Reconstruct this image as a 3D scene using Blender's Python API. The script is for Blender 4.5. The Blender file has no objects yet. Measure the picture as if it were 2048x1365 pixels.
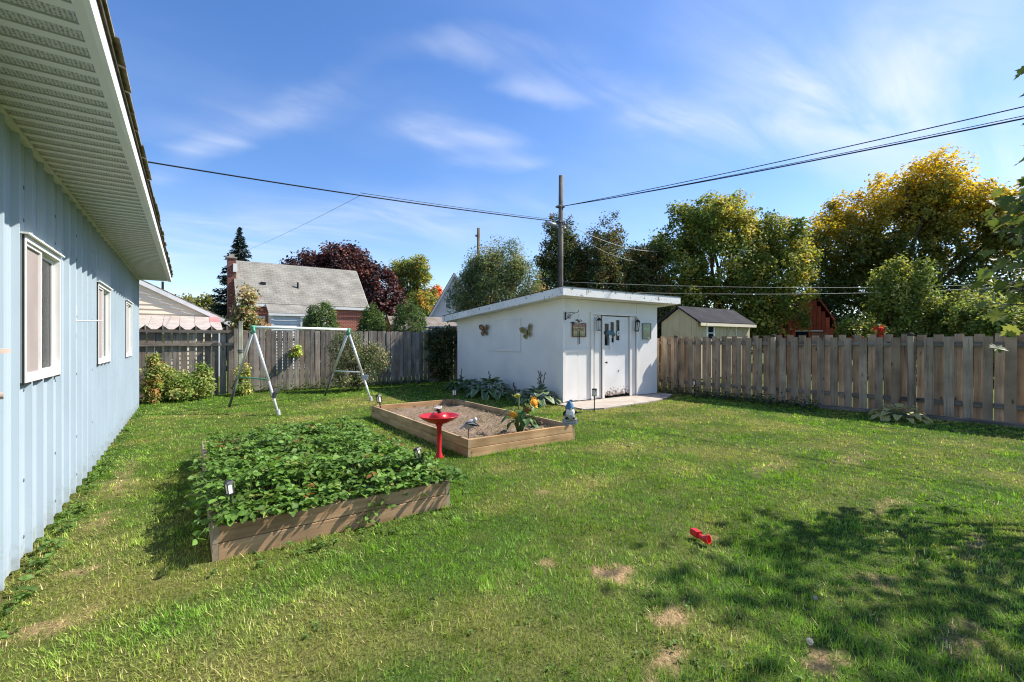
import bpy, math, random
import numpy as np
from mathutils import Vector, Matrix, Euler

random.seed(7)
RNG = np.random.default_rng(11)
SC = bpy.context.scene
COL = SC.collection
R = math.radians

# ------------------------------------------------------------------ camera
cam_d = bpy.data.cameras.new('camera'); cam = bpy.data.objects.new('camera', cam_d); COL.objects.link(cam)
cam_d.sensor_width = 36; cam_d.lens = 16.0; cam_d.clip_start = 0.05; cam_d.clip_end = 3000
cam.location = (0, 0, 1.5); cam.rotation_euler = (R(90), 0, R(-35.4))
SC.camera = cam

# ------------------------------------------------------------------ sun, sky, exposure
SUN = Vector((1, -0.31, 1.03)).normalized()
ELEV = math.asin(SUN.z); AZ = math.atan2(SUN.x, SUN.y)
sd = bpy.data.lights.new('sun', 'SUN'); sd.energy = 5.0; sd.angle = R(0.53); sd.color = (1, 0.945, 0.86)
so = bpy.data.objects.new('sun', sd); COL.objects.link(so)
so.rotation_euler = (-SUN).to_track_quat('-Z', 'Y').to_euler(); so.location = SUN * 50
SC.view_settings.view_transform = 'Standard'; SC.view_settings.look = 'None'
SC.view_settings.exposure = 0.86; SC.view_settings.gamma = 1
SC.cycles.use_denoising = True; SC.cycles.filter_width = 1.15; SC.cycles.sample_clamp_indirect = 6
SC.cycles.max_bounces = 8; SC.cycles.transparent_max_bounces = 8

W = bpy.data.worlds.new('World'); SC.world = W; W.use_nodes = True


def build_world():
    nt = W.node_tree; nt.nodes.clear()
    N = nt.nodes.new; L = nt.links.new
    out = N('ShaderNodeOutputWorld'); bg = N('ShaderNodeBackground'); bg.inputs['Strength'].default_value = 0.122
    sky = N('ShaderNodeTexSky'); sky.sky_type = 'NISHITA'; sky.sun_disc = False
    sky.sun_elevation = ELEV; sky.sun_rotation = AZ; sky.altitude = 200; sky.air_density = 1.0
    sky.dust_density = 0.35; sky.ozone_density = 2.6
    tc = N('ShaderNodeTexCoord'); sep = N('ShaderNodeSeparateXYZ'); L(tc.outputs['Generated'], sep.inputs[0])

    def math_(op, a, b=None, clamp=False):
        n = N('ShaderNodeMath'); n.operation = op; n.use_clamp = clamp
        for i, x in enumerate((a, b)):
            if x is None: continue
            if isinstance(x, (int, float)): n.inputs[i].default_value = x
            else: L(x, n.inputs[i])
        return n.outputs[0]
    zc = math_('ADD', math_('MAXIMUM', sep.outputs[2], 0.0), 0.16)
    px = math_('DIVIDE', sep.outputs[0], zc); py = math_('DIVIDE', sep.outputs[1], zc)
    comb = N('ShaderNodeCombineXYZ'); L(px, comb.inputs[0]); L(py, comb.inputs[1])

    def noise(scale, rot, sx, sy, detail, dist, lo, hi):
        mp = N('ShaderNodeMapping'); mp.inputs['Rotation'].default_value = (0, 0, rot); mp.inputs['Scale'].default_value = (sx, sy, 1)
        L(comb.outputs[0], mp.inputs[0])
        n = N('ShaderNodeTexNoise'); n.inputs['Scale'].default_value = scale; n.inputs['Detail'].default_value = detail
        n.inputs['Roughness'].default_value = 0.52; n.inputs['Distortion'].default_value = dist
        L(mp.outputs[0], n.inputs['Vector'])
        r = N('ShaderNodeMapRange'); r.interpolation_type = 'SMOOTHSTEP'; r.inputs[1].default_value = lo; r.inputs[2].default_value = hi
        L(n.outputs[0], r.inputs[0]); return r.outputs[0]
    veil = math_('MULTIPLY', noise(0.55, 0.5, 0.8, 1.6, 5, 0.5, 0.42, 0.80), 0.20)
    fine = noise(1.9, 0.45, 0.7, 1.9, 8, 1.0, 0.22, 0.85)

    def puff(cx, cy, rx, ry, rot, amp):
        mp = N('ShaderNodeMapping'); mp.vector_type = 'TEXTURE'
        mp.inputs['Location'].default_value = (cx, cy, 0); mp.inputs['Rotation'].default_value = (0, 0, rot); mp.inputs['Scale'].default_value = (rx, ry, 1)
        wn = N('ShaderNodeTexNoise'); wn.inputs['Scale'].default_value = 2.4; wn.inputs['Detail'].default_value = 4
        L(comb.outputs[0], wn.inputs['Vector'])
        va = N('ShaderNodeVectorMath'); va.operation = 'MULTIPLY_ADD'; va.inputs[1].default_value = (0.28, 0.28, 0); va.inputs[2].default_value = (-0.14, -0.14, 0)
        L(wn.outputs['Color'], va.inputs[0])
        vb = N('ShaderNodeVectorMath'); vb.operation = 'ADD'; L(comb.outputs[0], vb.inputs[0]); L(va.outputs[0], vb.inputs[1])
        L(vb.outputs[0], mp.inputs[0])
        ln = N('ShaderNodeVectorMath'); ln.operation = 'LENGTH'; L(mp.outputs[0], ln.inputs[0])
        r = N('ShaderNodeMapRange'); r.interpolation_type = 'SMOOTHSTEP'; r.inputs[1].default_value = 1.0; r.inputs[2].default_value = 0.0
        r.inputs[3].default_value = 0; r.inputs[4].default_value = amp
        L(ln.outputs['Value'], r.inputs[0]); return r.outputs[0]
    tot = None
    for p in PUFFS:
        o = math_('MULTIPLY', puff(*p), fine)
        tot = o if tot is None else math_('ADD', tot, o)
    # a milky layer low over the horizon
    low = N('ShaderNodeMapRange'); low.inputs[1].default_value = 0.30; low.inputs[2].default_value = 0.0; low.inputs[3].default_value = 0; low.inputs[4].default_value = 0.20
    L(sep.outputs[2], low.inputs[0])
    amt = math_('ADD', math_('ADD', tot, veil), low.outputs[0], True)
    amt = math_('MINIMUM', amt, 0.80)
    hs = N('ShaderNodeHueSaturation'); hs.inputs['Saturation'].default_value = 1.22; hs.inputs['Hue'].default_value = 0.509; hs.inputs['Value'].default_value = 1.0
    L(sky.outputs[0], hs.inputs['Color'])
    mix = N('ShaderNodeMixRGB'); L(amt, mix.inputs[0]); L(hs.outputs[0], mix.inputs[1]); mix.inputs[2].default_value = (4.7, 4.95, 5.5, 1)
    L(mix.outputs[0], bg.inputs['Color']); L(bg.outputs[0], out.inputs['Surface'])


def pdir(px, py):
    t = (px - 1024) / 910; u = (682.5 - py) / 910
    s, c = math.sin(R(35.4)), math.cos(R(35.4))
    d = Vector((s + t * c, c - t * s, u)).normalized()
    return d.x / (max(d.z, 0) + .16), d.y / (max(d.z, 0) + .16)


# cloud banks: centre of each on the cloud layer, half sizes along and across, heading, thickness
PUFFS = [
    (*pdir(1120, 176), 0.26, 0.10, R(-35), 0.66),
    (*pdir(905, 270), 0.34, 0.16, R(-30), 0.62),
    (*pdir(985, 325), 0.26, 0.12, R(-30), 0.45),
    (*pdir(1450, 235), 0.50, 0.19, R(-20), 0.72),
    (*pdir(1640, 190), 0.70, 0.22, R(-12), 0.55),
    (*pdir(1860, 110), 0.50, 0.24, R(14), 0.60),
    (*pdir(1930, 300), 1.5, 0.50, R(-30), 0.58),
    (*pdir(1720, 60), 0.8, 0.35, R(-5), 0.22),
    (*pdir(430, 285), 0.9, 0.11, R(-62), 0.42),
    (*pdir(480, 225), 0.6, 0.16, R(-40), 0.28),
    (*pdir(960, 115), 0.45, 0.10, R(-30), 0.32),
    (*pdir(390, 490), 1.9, 0.45, R(-35), 0.50),
    (*pdir(780, 430), 1.6, 0.40, R(-30), 0.35),
    (-2.2, 1.0, 1.5, 0.5, R(-20), 0.6), (1.0, -2.0, 1.4, 0.45, R(10), 0.6), (-1.0, -1.2, 1.0, 0.4, R(-30), 0.5),
]
build_world()

# ------------------------------------------------------------------ materials
MATS = {}


def nodes_of(name, rough=0.7, spec=0.3):
    m = bpy.data.materials.new(name); m.use_nodes = True
    nt = m.node_tree; b = nt.nodes['Principled BSDF']
    b.inputs['Roughness'].default_value = rough; b.inputs['Specular IOR Level'].default_value = spec
    MATS[name] = m
    return m, nt, b


def ramp(nt, stops):
    r = nt.nodes.new('ShaderNodeValToRGB')
    e = r.color_ramp.elements
    while len(e) < len(stops): e.new(0.5)
    for i, (p, c) in enumerate(stops):
        e[i].position = p; e[i].color = (*c, 1)
    return r


def rnd_coords(nt, scale, kind='Object'):
    N = nt.nodes.new; L = nt.links.new
    tc = N('ShaderNodeTexCoord'); oi = N('ShaderNodeObjectInfo')
    mu = N('ShaderNodeMath'); mu.operation = 'MULTIPLY'; mu.inputs[1].default_value = 37.0; L(oi.outputs['Random'], mu.inputs[0])
    va = N('ShaderNodeVectorMath'); va.operation = 'ADD'
    L(tc.outputs[kind], va.inputs[0]); L(mu.outputs[0], va.inputs[1])
    mp = N('ShaderNodeMapping'); mp.inputs['Scale'].default_value = scale; L(va.outputs[0], mp.inputs[0])
    return mp.outputs[0], oi, va.outputs[0]


def plain(name, c, rough=0.6, var=0.12, scale=8, spec=0.3, bump=0.0, metal=0.0, dirt=None):
    """a colour with soft mottling; dirt = (colour, amount)"""
    m, nt, b = nodes_of(name, rough, spec); N = nt.nodes.new; L = nt.links.new
    v, oi, _ = rnd_coords(nt, (scale,) * 3)
    n = N('ShaderNodeTexNoise'); n.inputs['Scale'].default_value = 1; n.inputs['Detail'].default_value = 6; L(v, n.inputs['Vector'])
    lo = tuple(x * (1 - var) for x in c); hi = tuple(min(1, x * (1 + var)) for x in c)
    r = ramp(nt, [(0.3, lo), (0.7, hi)]); L(n.outputs[0], r.inputs[0])
    col = r.outputs[0]
    if dirt:
        n2 = N('ShaderNodeTexNoise'); n2.inputs['Scale'].default_value = 0.35; n2.inputs['Detail'].default_value = 9; n2.inputs['Roughness'].default_value = 0.7; L(v, n2.inputs['Vector'])
        mr = N('ShaderNodeMapRange'); mr.inputs[1].default_value = 0.52; mr.inputs[2].default_value = 0.72; mr.inputs[4].default_value = dirt[1]; L(n2.outputs[0], mr.inputs[0])
        mx = N('ShaderNodeMixRGB'); L(mr.outputs[0], mx.inputs[0]); L(col, mx.inputs[1]); mx.inputs[2].default_value = (*dirt[0], 1); col = mx.outputs[0]
    L(col, b.inputs['Base Color']); b.inputs['Metallic'].default_value = metal
    if bump:
        bp = N('ShaderNodeBump'); bp.inputs['Strength'].default_value = bump; bp.inputs['Distance'].default_value = 0.01; L(n.outputs[0], bp.inputs['Height']); L(bp.outputs[0], b.inputs['Normal'])
    return m


def wood(name, c1, c2, dark, axis=2, tone=0.35, rough=0.85, gs=1.0, warm=None):
    """grain along one local axis, knots, per-board tone"""
    m, nt, b = nodes_of(name, rough, 0.15); N = nt.nodes.new; L = nt.links.new
    sc = [26 * gs, 26 * gs, 26 * gs]; sc[axis] = 1.3 * gs
    v, oi, raw = rnd_coords(nt, tuple(sc))
    n = N('ShaderNodeTexNoise'); n.inputs['Scale'].default_value = 1; n.inputs['Detail'].default_value = 8; n.inputs['Roughness'].default_value = 0.65; n.inputs['Distortion'].default_value = 0.4; L(v, n.inputs['Vector'])
    r = ramp(nt, [(0.25, dark), (0.45, c1), (0.72, c2)]); L(n.outputs[0], r.inputs[0])
    n3 = N('ShaderNodeTexNoise'); n3.inputs['Scale'].default_value = 2.2; n3.inputs['Detail'].default_value = 5; L(raw, n3.inputs['Vector'])
    mr3 = N('ShaderNodeMapRange'); mr3.inputs[1].default_value = 0.35; mr3.inputs[2].default_value = 0.7; mr3.inputs[3].default_value = 0.66; mr3.inputs[4].default_value = 1.2; L(n3.outputs[0], mr3.inputs[0])
    # knots
    sk = [9, 9, 9]; sk[axis] = 3.2
    mk = N('ShaderNodeMapping'); mk.inputs['Scale'].default_value = sk; L(raw, mk.inputs[0])
    vo = N('ShaderNodeTexVoronoi'); vo.inputs['Scale'].default_value = 0.8; L(mk.outputs[0], vo.inputs['Vector'])
    mr = N('ShaderNodeMapRange'); mr.inputs[1].default_value = 0.06; mr.inputs[2].default_value = 0.16; mr.inputs[3].default_value = 0.3; mr.inputs[4].default_value = 1; L(vo.outputs[0], mr.inputs[0])
    kk = N('ShaderNodeMath'); kk.operation = 'MULTIPLY'; L(mr.outputs[0], kk.inputs[0]); L(mr3.outputs[0], kk.inputs[1])
    tn = N('ShaderNodeMapRange'); tn.inputs[3].default_value = 1 - tone; tn.inputs[4].default_value = 1 + tone * 0.7; L(oi.outputs['Random'], tn.inputs[0])
    tt = N('ShaderNodeMath'); tt.operation = 'MULTIPLY'; L(kk.outputs[0], tt.inputs[0]); L(tn.outputs[0], tt.inputs[1])
    base = r.outputs[0]
    if warm:
        fr = N('ShaderNodeMath'); fr.operation = 'MULTIPLY'; fr.inputs[1].default_value = 7.31; L(oi.outputs['Random'], fr.inputs[0])
        f2 = N('ShaderNodeMath'); f2.operation = 'FRACT'; L(fr.outputs[0], f2.inputs[0])
        w = N('ShaderNodeMapRange'); w.inputs[1].default_value = 0.6; w.inputs[2].default_value = 1.0; w.inputs[4].default_value = 0.75; L(f2.outputs[0], w.inputs[0])
        wm = N('ShaderNodeMixRGB'); L(w.outputs[0], wm.inputs[0]); L(base, wm.inputs[1]); wm.inputs[2].default_value = (*warm, 1); base = wm.outputs[0]
    mx = N('ShaderNodeVectorMath'); mx.operation = 'SCALE'; L(base, mx.inputs[0]); L(tt.outputs[0], mx.inputs['Scale'])
    L(mx.outputs[0], b.inputs['Base Color'])
    bp = N('ShaderNodeBump'); bp.inputs['Strength'].default_value = 0.5; bp.inputs['Distance'].default_value = 0.004; L(n.outputs[0], bp.inputs['Height']); L(bp.outputs[0], b.inputs['Normal'])
    return m


def leafy(name, trans=0.35, rough=0.55, spec=0.25, var=0.25):
    """colour from the leaf's own attribute; light passes through the blade"""
    m, nt, b = nodes_of(name, rough, spec); N = nt.nodes.new; L = nt.links.new
    at = N('ShaderNodeAttribute'); at.attribute_name = 'Col'
    L(at.outputs['Color'], b.inputs['Base Color'])
    tr = N('ShaderNodeBsdfTranslucent')
    hs = N('ShaderNodeHueSaturation'); hs.inputs['Value'].default_value = 1.5; hs.inputs['Saturation'].default_value = 1.1; hs.inputs['Hue'].default_value = 0.492
    L(at.outputs['Color'], hs.inputs['Color']); L(hs.outputs[0], tr.inputs['Color'])
    mx = N('ShaderNodeMixShader'); mx.inputs[0].default_value = trans
    L(b.outputs[0], mx.inputs[1]); L(tr.outputs[0], mx.inputs[2]); L(mx.outputs[0], nt.nodes['Material Output'].inputs['Surface'])
    return m


def leaf_plain(name, c1, c2, trans=0.3, edge=None):
    """for leaf objects that share a mesh: tone by object; edge = pale margin colour (uses Col attribute as mask)"""
    m, nt, b = nodes_of(name, 0.5, 0.3); N = nt.nodes.new; L = nt.links.new
    oi = N('ShaderNodeObjectInfo'); r = ramp(nt, [(0, c1), (1, c2)]); L(oi.outputs['Random'], r.inputs[0]); col = r.outputs[0]
    if edge:
        at = N('ShaderNodeAttribute'); at.attribute_name = 'Col'; mx0 = N('ShaderNodeMixRGB')
        L(at.outputs['Fac'], mx0.inputs[0]); L(col, mx0.inputs[1]); mx0.inputs[2].default_value = (*edge, 1); col = mx0.outputs[0]
    L(col, b.inputs['Base Color'])
    tr = N('ShaderNodeBsdfTranslucent'); L(col, tr.inputs['Color'])
    mx = N('ShaderNodeMixShader'); mx.inputs[0].default_value = trans
    L(b.outputs[0], mx.inputs[1]); L(tr.outputs[0], mx.inputs[2]); L(mx.outputs[0], nt.nodes['Material Output'].inputs['Surface'])
    return m


def glass(name, tint=(0.02, 0.025, 0.03)):
    m, nt, b = nodes_of(name, 0.04, 0.8); N = nt.nodes.new; L = nt.links.new
    b.inputs['Base Color'].default_value = (*tint, 1)
    tp = N('ShaderNodeBsdfTransparent'); tp.inputs[0].default_value = (0.85, 0.88, 0.88, 1)
    fr = N('ShaderNodeFresnel'); fr.inputs[0].default_value = 1.6
    mr = N('ShaderNodeMapRange'); mr.inputs[3].default_value = 0.22; mr.inputs[4].default_value = 1.0; L(fr.outputs[0], mr.inputs[0])
    mx = N('ShaderNodeMixShader'); L(mr.outputs[0], mx.inputs[0]); L(tp.outputs[0], mx.inputs[1]); L(b.outputs[0], mx.inputs[2])
    L(mx.outputs[0], nt.nodes['Material Output'].inputs['Surface'])
    return m


def shingle(name, c, sx=3.0, sy=7.0):
    m, nt, b = nodes_of(name, 0.95, 0.1); N = nt.nodes.new; L = nt.links.new
    tc = N('ShaderNodeTexCoord'); mp = N('ShaderNodeMapping'); L(tc.outputs['UV'], mp.inputs[0])
    br = N('ShaderNodeTexBrick'); br.inputs['Scale'].default_value = 1.0; br.inputs['Brick Width'].default_value = 1 / sx; br.inputs['Row Height'].default_value = 1 / sy
    br.inputs['Mortar Size'].default_value = 0.012; br.inputs['Mortar Smooth'].default_value = 0.4
    br.inputs['Color1'].default_value = (*[x * 0.90 for x in c], 1); br.inputs['Color2'].default_value = (*[x * 1.10 for x in c], 1); br.inputs['Mortar'].default_value = (*[x * 0.55 for x in c], 1)
    L(mp.outputs[0], br.inputs['Vector'])
    n = N('ShaderNodeTexNoise'); n.inputs['Scale'].default_value = 1.4; n.inputs['Detail'].default_value = 9; L(tc.outputs['UV'], n.inputs['Vector'])
    mr = N('ShaderNodeMapRange'); mr.inputs[1].default_value = 0.3; mr.inputs[2].default_value = 0.7; mr.inputs[3].default_value = 0.75; mr.inputs[4].default_value = 1.2; L(n.outputs[0], mr.inputs[0])
    mx = N('ShaderNodeVectorMath'); mx.operation = 'SCALE'; L(br.outputs[0], mx.inputs[0]); L(mr.outputs[0], mx.inputs['Scale']); L(mx.outputs[0], b.inputs['Base Color'])
    bp = N('ShaderNodeBump'); bp.inputs['Strength'].default_value = 0.6; bp.inputs['Distance'].default_value = 0.02; L(br.outputs[0], bp.inputs['Height']); L(bp.outputs[0], b.inputs['Normal'])
    return m


def brick(name, c1, c2, mortar, axis):
    m, nt, b = nodes_of(name, 0.9, 0.15); N = nt.nodes.new; L = nt.links.new
    tc = N('ShaderNodeTexCoord'); mp = N('ShaderNodeMapping')
    mp.inputs['Rotation'].default_value = (R(-90), 0, 0) if axis == 'y' else (R(-90), R(0), R(90))
    L(tc.outputs['Object'], mp.inputs[0])
    br = N('ShaderNodeTexBrick'); br.inputs['Scale'].default_value = 1.0; br.inputs['Brick Width'].default_value = 0.22; br.inputs['Row Height'].default_value = 0.078; br.inputs['Mortar Size'].default_value = 0.009
    br.inputs['Color1'].default_value = (*c1, 1); br.inputs['Color2'].default_value = (*c2, 1); br.inputs['Mortar'].default_value = (*mortar, 1)
    L(mp.outputs[0], br.inputs['Vector']); L(br.outputs[0], b.inputs['Base Color'])
    return m


def peel(name, c, under, lo, hi, scale=9, axis_fade=None, low=0.80):
    """white paint flaking off over grey wood or stained cladding"""
    m, nt, b = nodes_of(name, 0.6, 0.25); N = nt.nodes.new; L = nt.links.new
    v, oi, raw = rnd_coords(nt, (scale, scale, scale))
    n = N('ShaderNodeTexNoise'); n.inputs['Scale'].default_value = 1; n.inputs['Detail'].default_value = 10; n.inputs['Roughness'].default_value = 0.62; L(v, n.inputs['Vector'])
    h = n.outputs[0]
    if axis_fade:
        tc = N('ShaderNodeTexCoord'); sp = N('ShaderNodeSeparateXYZ'); L(tc.outputs['Object'], sp.inputs[0])
        f = N('ShaderNodeMapRange'); f.inputs[1].default_value = axis_fade[0]; f.inputs[2].default_value = axis_fade[1]; f.inputs[3].default_value = axis_fade[2]; f.inputs[4].default_value = 0; L(sp.outputs[2], f.inputs[0])
        ad = N('ShaderNodeMath'); ad.operation = 'ADD'; L(h, ad.inputs[0]); L(f.outputs[0], ad.inputs[1]); h = ad.outputs[0]
    mr = N('ShaderNodeMapRange'); mr.inputs[1].default_value = lo; mr.inputs[2].default_value = hi; L(h, mr.inputs[0])
    n2 = N('ShaderNodeTexNoise'); n2.inputs['Scale'].default_value = 1.3; n2.inputs['Detail'].default_value = 7; L(raw, n2.inputs['Vector'])
    r = ramp(nt, [(0.25, tuple(x * low for x in c)), (0.62, c)]); L(n2.outputs[0], r.inputs[0])
    mx = N('ShaderNodeMixRGB'); L(mr.outputs[0], mx.inputs[0]); L(r.outputs[0], mx.inputs[1]); mx.inputs[2].default_value = (*under, 1)
    L(mx.outputs[0], b.inputs['Base Color'])
    bp = N('ShaderNodeBump'); bp.invert = True; bp.inputs['Strength'].default_value = 0.3; bp.inputs['Distance'].default_value = 0.004; L(mr.outputs[0], bp.inputs['Height']); L(bp.outputs[0], b.inputs['Normal'])
    return m


M_BLUE = peel('blue_steel', (0.35, 0.425, 0.475), (0.25, 0.27, 0.26), 0.62, 1.0, 14, (0.03, 0.30, 0.30), 0.90)
M_TRIMW = plain('white_trim', (0.74, 0.73, 0.70), 0.45, 0.06, 3, 0.35, dirt=((0.45, 0.43, 0.38), 0.3))
M_SOFFIT = plain('soffit_metal', (0.66, 0.645, 0.61), 0.5, 0.05, 2, 0.3)
M_SCREW = plain('screw_steel', (0.10, 0.12, 0.13), 0.5, 0.1, 20)
M_SCREEN = plain('insect_screen', (0.30, 0.255, 0.235), 0.8, 0.10, 3)
M_CURT = plain('curtain_cloth', (0.55, 0.53, 0.50), 0.9, 0.15, 5)
M_GLASS = glass('window_glass')
M_DARK = plain('dark_room', (0.02, 0.02, 0.022), 0.9, 0.2, 2)  # near-black colour that stands in for the shade of interiors
M_RUBBER = plain('black_seal', (0.02, 0.02, 0.02), 0.6, 0.1, 9)
M_MOSS = plain('weathered_shingle', (0.25, 0.215, 0.16), 0.95, 0.45, 14, 0.1, 0.6)
M_FENCE = wood('grey_fence_wood', (0.36, 0.268, 0.186), (0.49, 0.392, 0.295), (0.11, 0.08, 0.06), 2, 0.22, warm=(0.36, 0.24, 0.145))
M_FENCEB = wood('silver_fence_wood', (0.24, 0.205, 0.17), (0.38, 0.335, 0.285), (0.10, 0.085, 0.07), 2, 0.30, warm=(0.24, 0.175, 0.125))
M_RAIL = wood('grey_rail_wood', (0.19, 0.155, 0.125), (0.31, 0.265, 0.22), (0.08, 0.07, 0.06), 1, 0.2)
M_RAILX = wood('grey_rail_wood_x', (0.20, 0.165, 0.135), (0.32, 0.275, 0.23), (0.09, 0.075, 0.06), 0, 0.2)
M_MOSSW = plain('mossy_end_grain', (0.07, 0.06, 0.045), 0.95, 0.4, 18, 0.1, 0.5)
M_BEDX = wood('bed_plank_x', (0.52, 0.31, 0.15), (0.62, 0.41, 0.23), (0.36, 0.18, 0.07), 0, 0.10, warm=(0.60, 0.33, 0.13))
M_BEDY = wood('bed_plank_y', (0.46, 0.33, 0.19), (0.56, 0.43, 0.27), (0.28, 0.17, 0.09), 1, 0.14)
M_BEDOX = wood('old_bed_plank_x', (0.40, 0.245, 0.135), (0.50, 0.34, 0.205), (0.24, 0.13, 0.065), 0, 0.14)
M_BEDOY = wood('old_bed_plank_y', (0.33, 0.25, 0.17), (0.43, 0.35, 0.25), (0.2, 0.14, 0.09), 1, 0.14)
M_POLE = wood('pole_wood', (0.17, 0.145, 0.115), (0.26, 0.23, 0.18), (0.08, 0.07, 0.055), 2, 0.1, gs=0.6)
M_POST = wood('pale_post_wood', (0.36, 0.36, 0.26), (0.47, 0.47, 0.36), (0.22, 0.22, 0.15), 2, 0.1)
M_SHEDW = peel('shed_white_paint', (0.82, 0.785, 0.73), (0.42, 0.36, 0.30), 0.76, 0.86, 7, (0.0, 0.40, 0.24), 0.86)
M_SHEDF = peel('fascia_white_paint', (0.82, 0.80, 0.76), (0.22, 0.19, 0.16), 0.595, 0.62, 11)
M_DOORP = peel('door_white_paint', (0.79, 0.77, 0.74), (0.25, 0.17, 0.13), 0.70, 0.735, 16, (0.08, 0.42, 0.28))
M_ROOFB = plain('black_roof_felt', (0.03, 0.03, 0.03), 0.9, 0.3, 6)
M_BLACK = plain('black_metal', (0.018, 0.018, 0.02), 0.45, 0.1, 9)
M_FROST = plain('frosted_panel', (0.72, 0.70, 0.60), 0.35, 0.06, 9)
M_CONC = plain('concrete', (0.40, 0.345, 0.29), 0.9, 0.18, 5, 0.2, 0.3, dirt=((0.24, 0.19, 0.15), 0.5))
M_SOIL = plain('dry_soil', (0.20, 0.145, 0.105), 0.98, 0.55, 30, 0.05, 1.0, dirt=((0.30, 0.23, 0.15), 0.7))
M_RED = plain('red_paint', (0.44, 0.013, 0.016), 0.33, 0.15, 7, 0.4, dirt=((0.30, 0.03, 0.03), 0.5))
M_REDP = plain('red_plastic', (0.62, 0.02, 0.02), 0.35, 0.05, 20, 0.5)
M_GALV = plain('galvanised_tube', (0.60, 0.60, 0.57), 0.35, 0.1, 12, 0.5, metal=0.35)
M_DKTUBE = plain('dark_tube', (0.10, 0.10, 0.10), 0.45, 0.3, 9, 0.4)
M_GRNP = plain('green_plastic', (0.09, 0.28, 0.18), 0.45, 0.1, 9)
M_PGRN = plain('pale_green_tube', (0.66, 0.72, 0.67), 0.45, 0.12, 9)
M_GREYP = plain('grey_plastic', (0.38, 0.42, 0.45), 0.5, 0.1, 9)
M_WIRE = plain('black_cable', (0.015, 0.015, 0.017), 0.6, 0.1, 5)
M_WIREW = plain('pale_wire', (0.45, 0.43, 0.38), 0.5, 0.1, 5)
M_ALU = plain('grey_case', (0.30, 0.31, 0.33), 0.45, 0.1, 5, metal=0.3)
M_BRKY = brick('red_brick_front', (0.36, 0.085, 0.045), (0.27, 0.06, 0.035), (0.36, 0.28, 0.23), 'y')
M_BRKX = brick('red_brick_side', (0.33, 0.08, 0.045), (0.25, 0.055, 0.035), (0.34, 0.27, 0.22), 'x')
M_CHIM = brick('chimney_brick', (0.20, 0.06, 0.04), (0.15, 0.045, 0.03), (0.22, 0.18, 0.15), 'y')
M_SHBRNP = plain('stone_cap', (0.36, 0.32, 0.27), 0.9, 0.2, 8)
M_SHGREY = shingle('grey_shingle', (0.265, 0.25, 0.215), 3.0, 6.0)
M_SHBLK = shingle('charcoal_shingle', (0.045, 0.045, 0.05), 3.0, 6.0)
M_SHBRN = shingle('brown_shingle', (0.25, 0.215, 0.18), 3.0, 6.0)
M_SIDEW = plain('cream_siding', (0.74, 0.64, 0.48), 0.6, 0.05, 1.5)
M_SIDEG = plain('white_siding', (0.66, 0.66, 0.67), 0.6, 0.05, 1.5)
M_TAN = plain('tan_siding', (0.50, 0.42, 0.26), 0.75, 0.08, 2)
M_BARN = wood('barn_red_board', (0.48, 0.09, 0.04), (0.56, 0.13, 0.055), (0.24, 0.04, 0.025), 2, 0.25)
M_ORWOOD = wood('orange_board', (0.42, 0.20, 0.09), (0.5, 0.27, 0.13), (0.25, 0.1, 0.05), 2, 0.1)
M_TINROOF = plain('faded_roof_sheet', (0.42, 0.36, 0.31), 0.7, 0.18, 3, dirt=((0.30, 0.22, 0.17), 0.5))
M_TINRED = plain('pink_roof_sheet', (0.46, 0.20, 0.18), 0.7, 0.15, 3)
M_BARK = plain('bark', (0.085, 0.065, 0.05), 0.95, 0.4, 12, 0.1, 0.6)
M_STEM = plain('green_stem', (0.11, 0.15, 0.045), 0.7, 0.2, 9)
M_DRYSTEM = plain('dry_stem', (0.10, 0.075, 0.055), 0.9, 0.2, 9)
M_LEAF = leafy('leaf', 0.38)
M_LEAFD = leafy('dense_leaf', 0.22, 0.6)
M_GRASS = leafy('grass_blade', 0.30, 0.55, 0.2)
M_STRAW = leafy('strawberry_leaf', 0.30, 0.5, 0.22)
M_STONE = plain('grey_stone', (0.36, 0.36, 0.36), 0.8, 0.2, 14, 0.2, 0.4)


def mat_ground(name):
    m, nt, b = nodes_of(name, 0.95, 0.05); N = nt.nodes.new; L = nt.links.new
    at = N('ShaderNodeAttribute'); at.attribute_name = 'Col'
    tc = N('ShaderNodeTexCoord'); n = N('ShaderNodeTexNoise'); n.inputs['Scale'].default_value = 55; n.inputs['Detail'].default_value = 6; L(tc.outputs['Object'], n.inputs['Vector'])
    mr = N('ShaderNodeMapRange'); mr.inputs[1].default_value = 0.3; mr.inputs[2].default_value = 0.7; mr.inputs[3].default_value = 0.55; mr.inputs[4].default_value = 1.25; L(n.outputs[0], mr.inputs[0])
    mx = N('ShaderNodeVectorMath'); mx.operation = 'SCALE'; L(at.outputs['Color'], mx.inputs[0]); L(mr.outputs[0], mx.inputs['Scale']); L(mx.outputs[0], b.inputs['Base Color'])
    bp = N('ShaderNodeBump'); bp.inputs['Strength'].default_value = 0.9; bp.inputs['Distance'].default_value = 0.02; L(n.outputs[0], bp.inputs['Height']); L(bp.outputs[0], b.inputs['Normal'])
    return m


M_LAWN = mat_ground('lawn_soil_and_thatch')
M_FAR = plain('field_green', (0.075, 0.105, 0.022), 0.95, 0.35, 0.6, 0.1)


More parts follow.
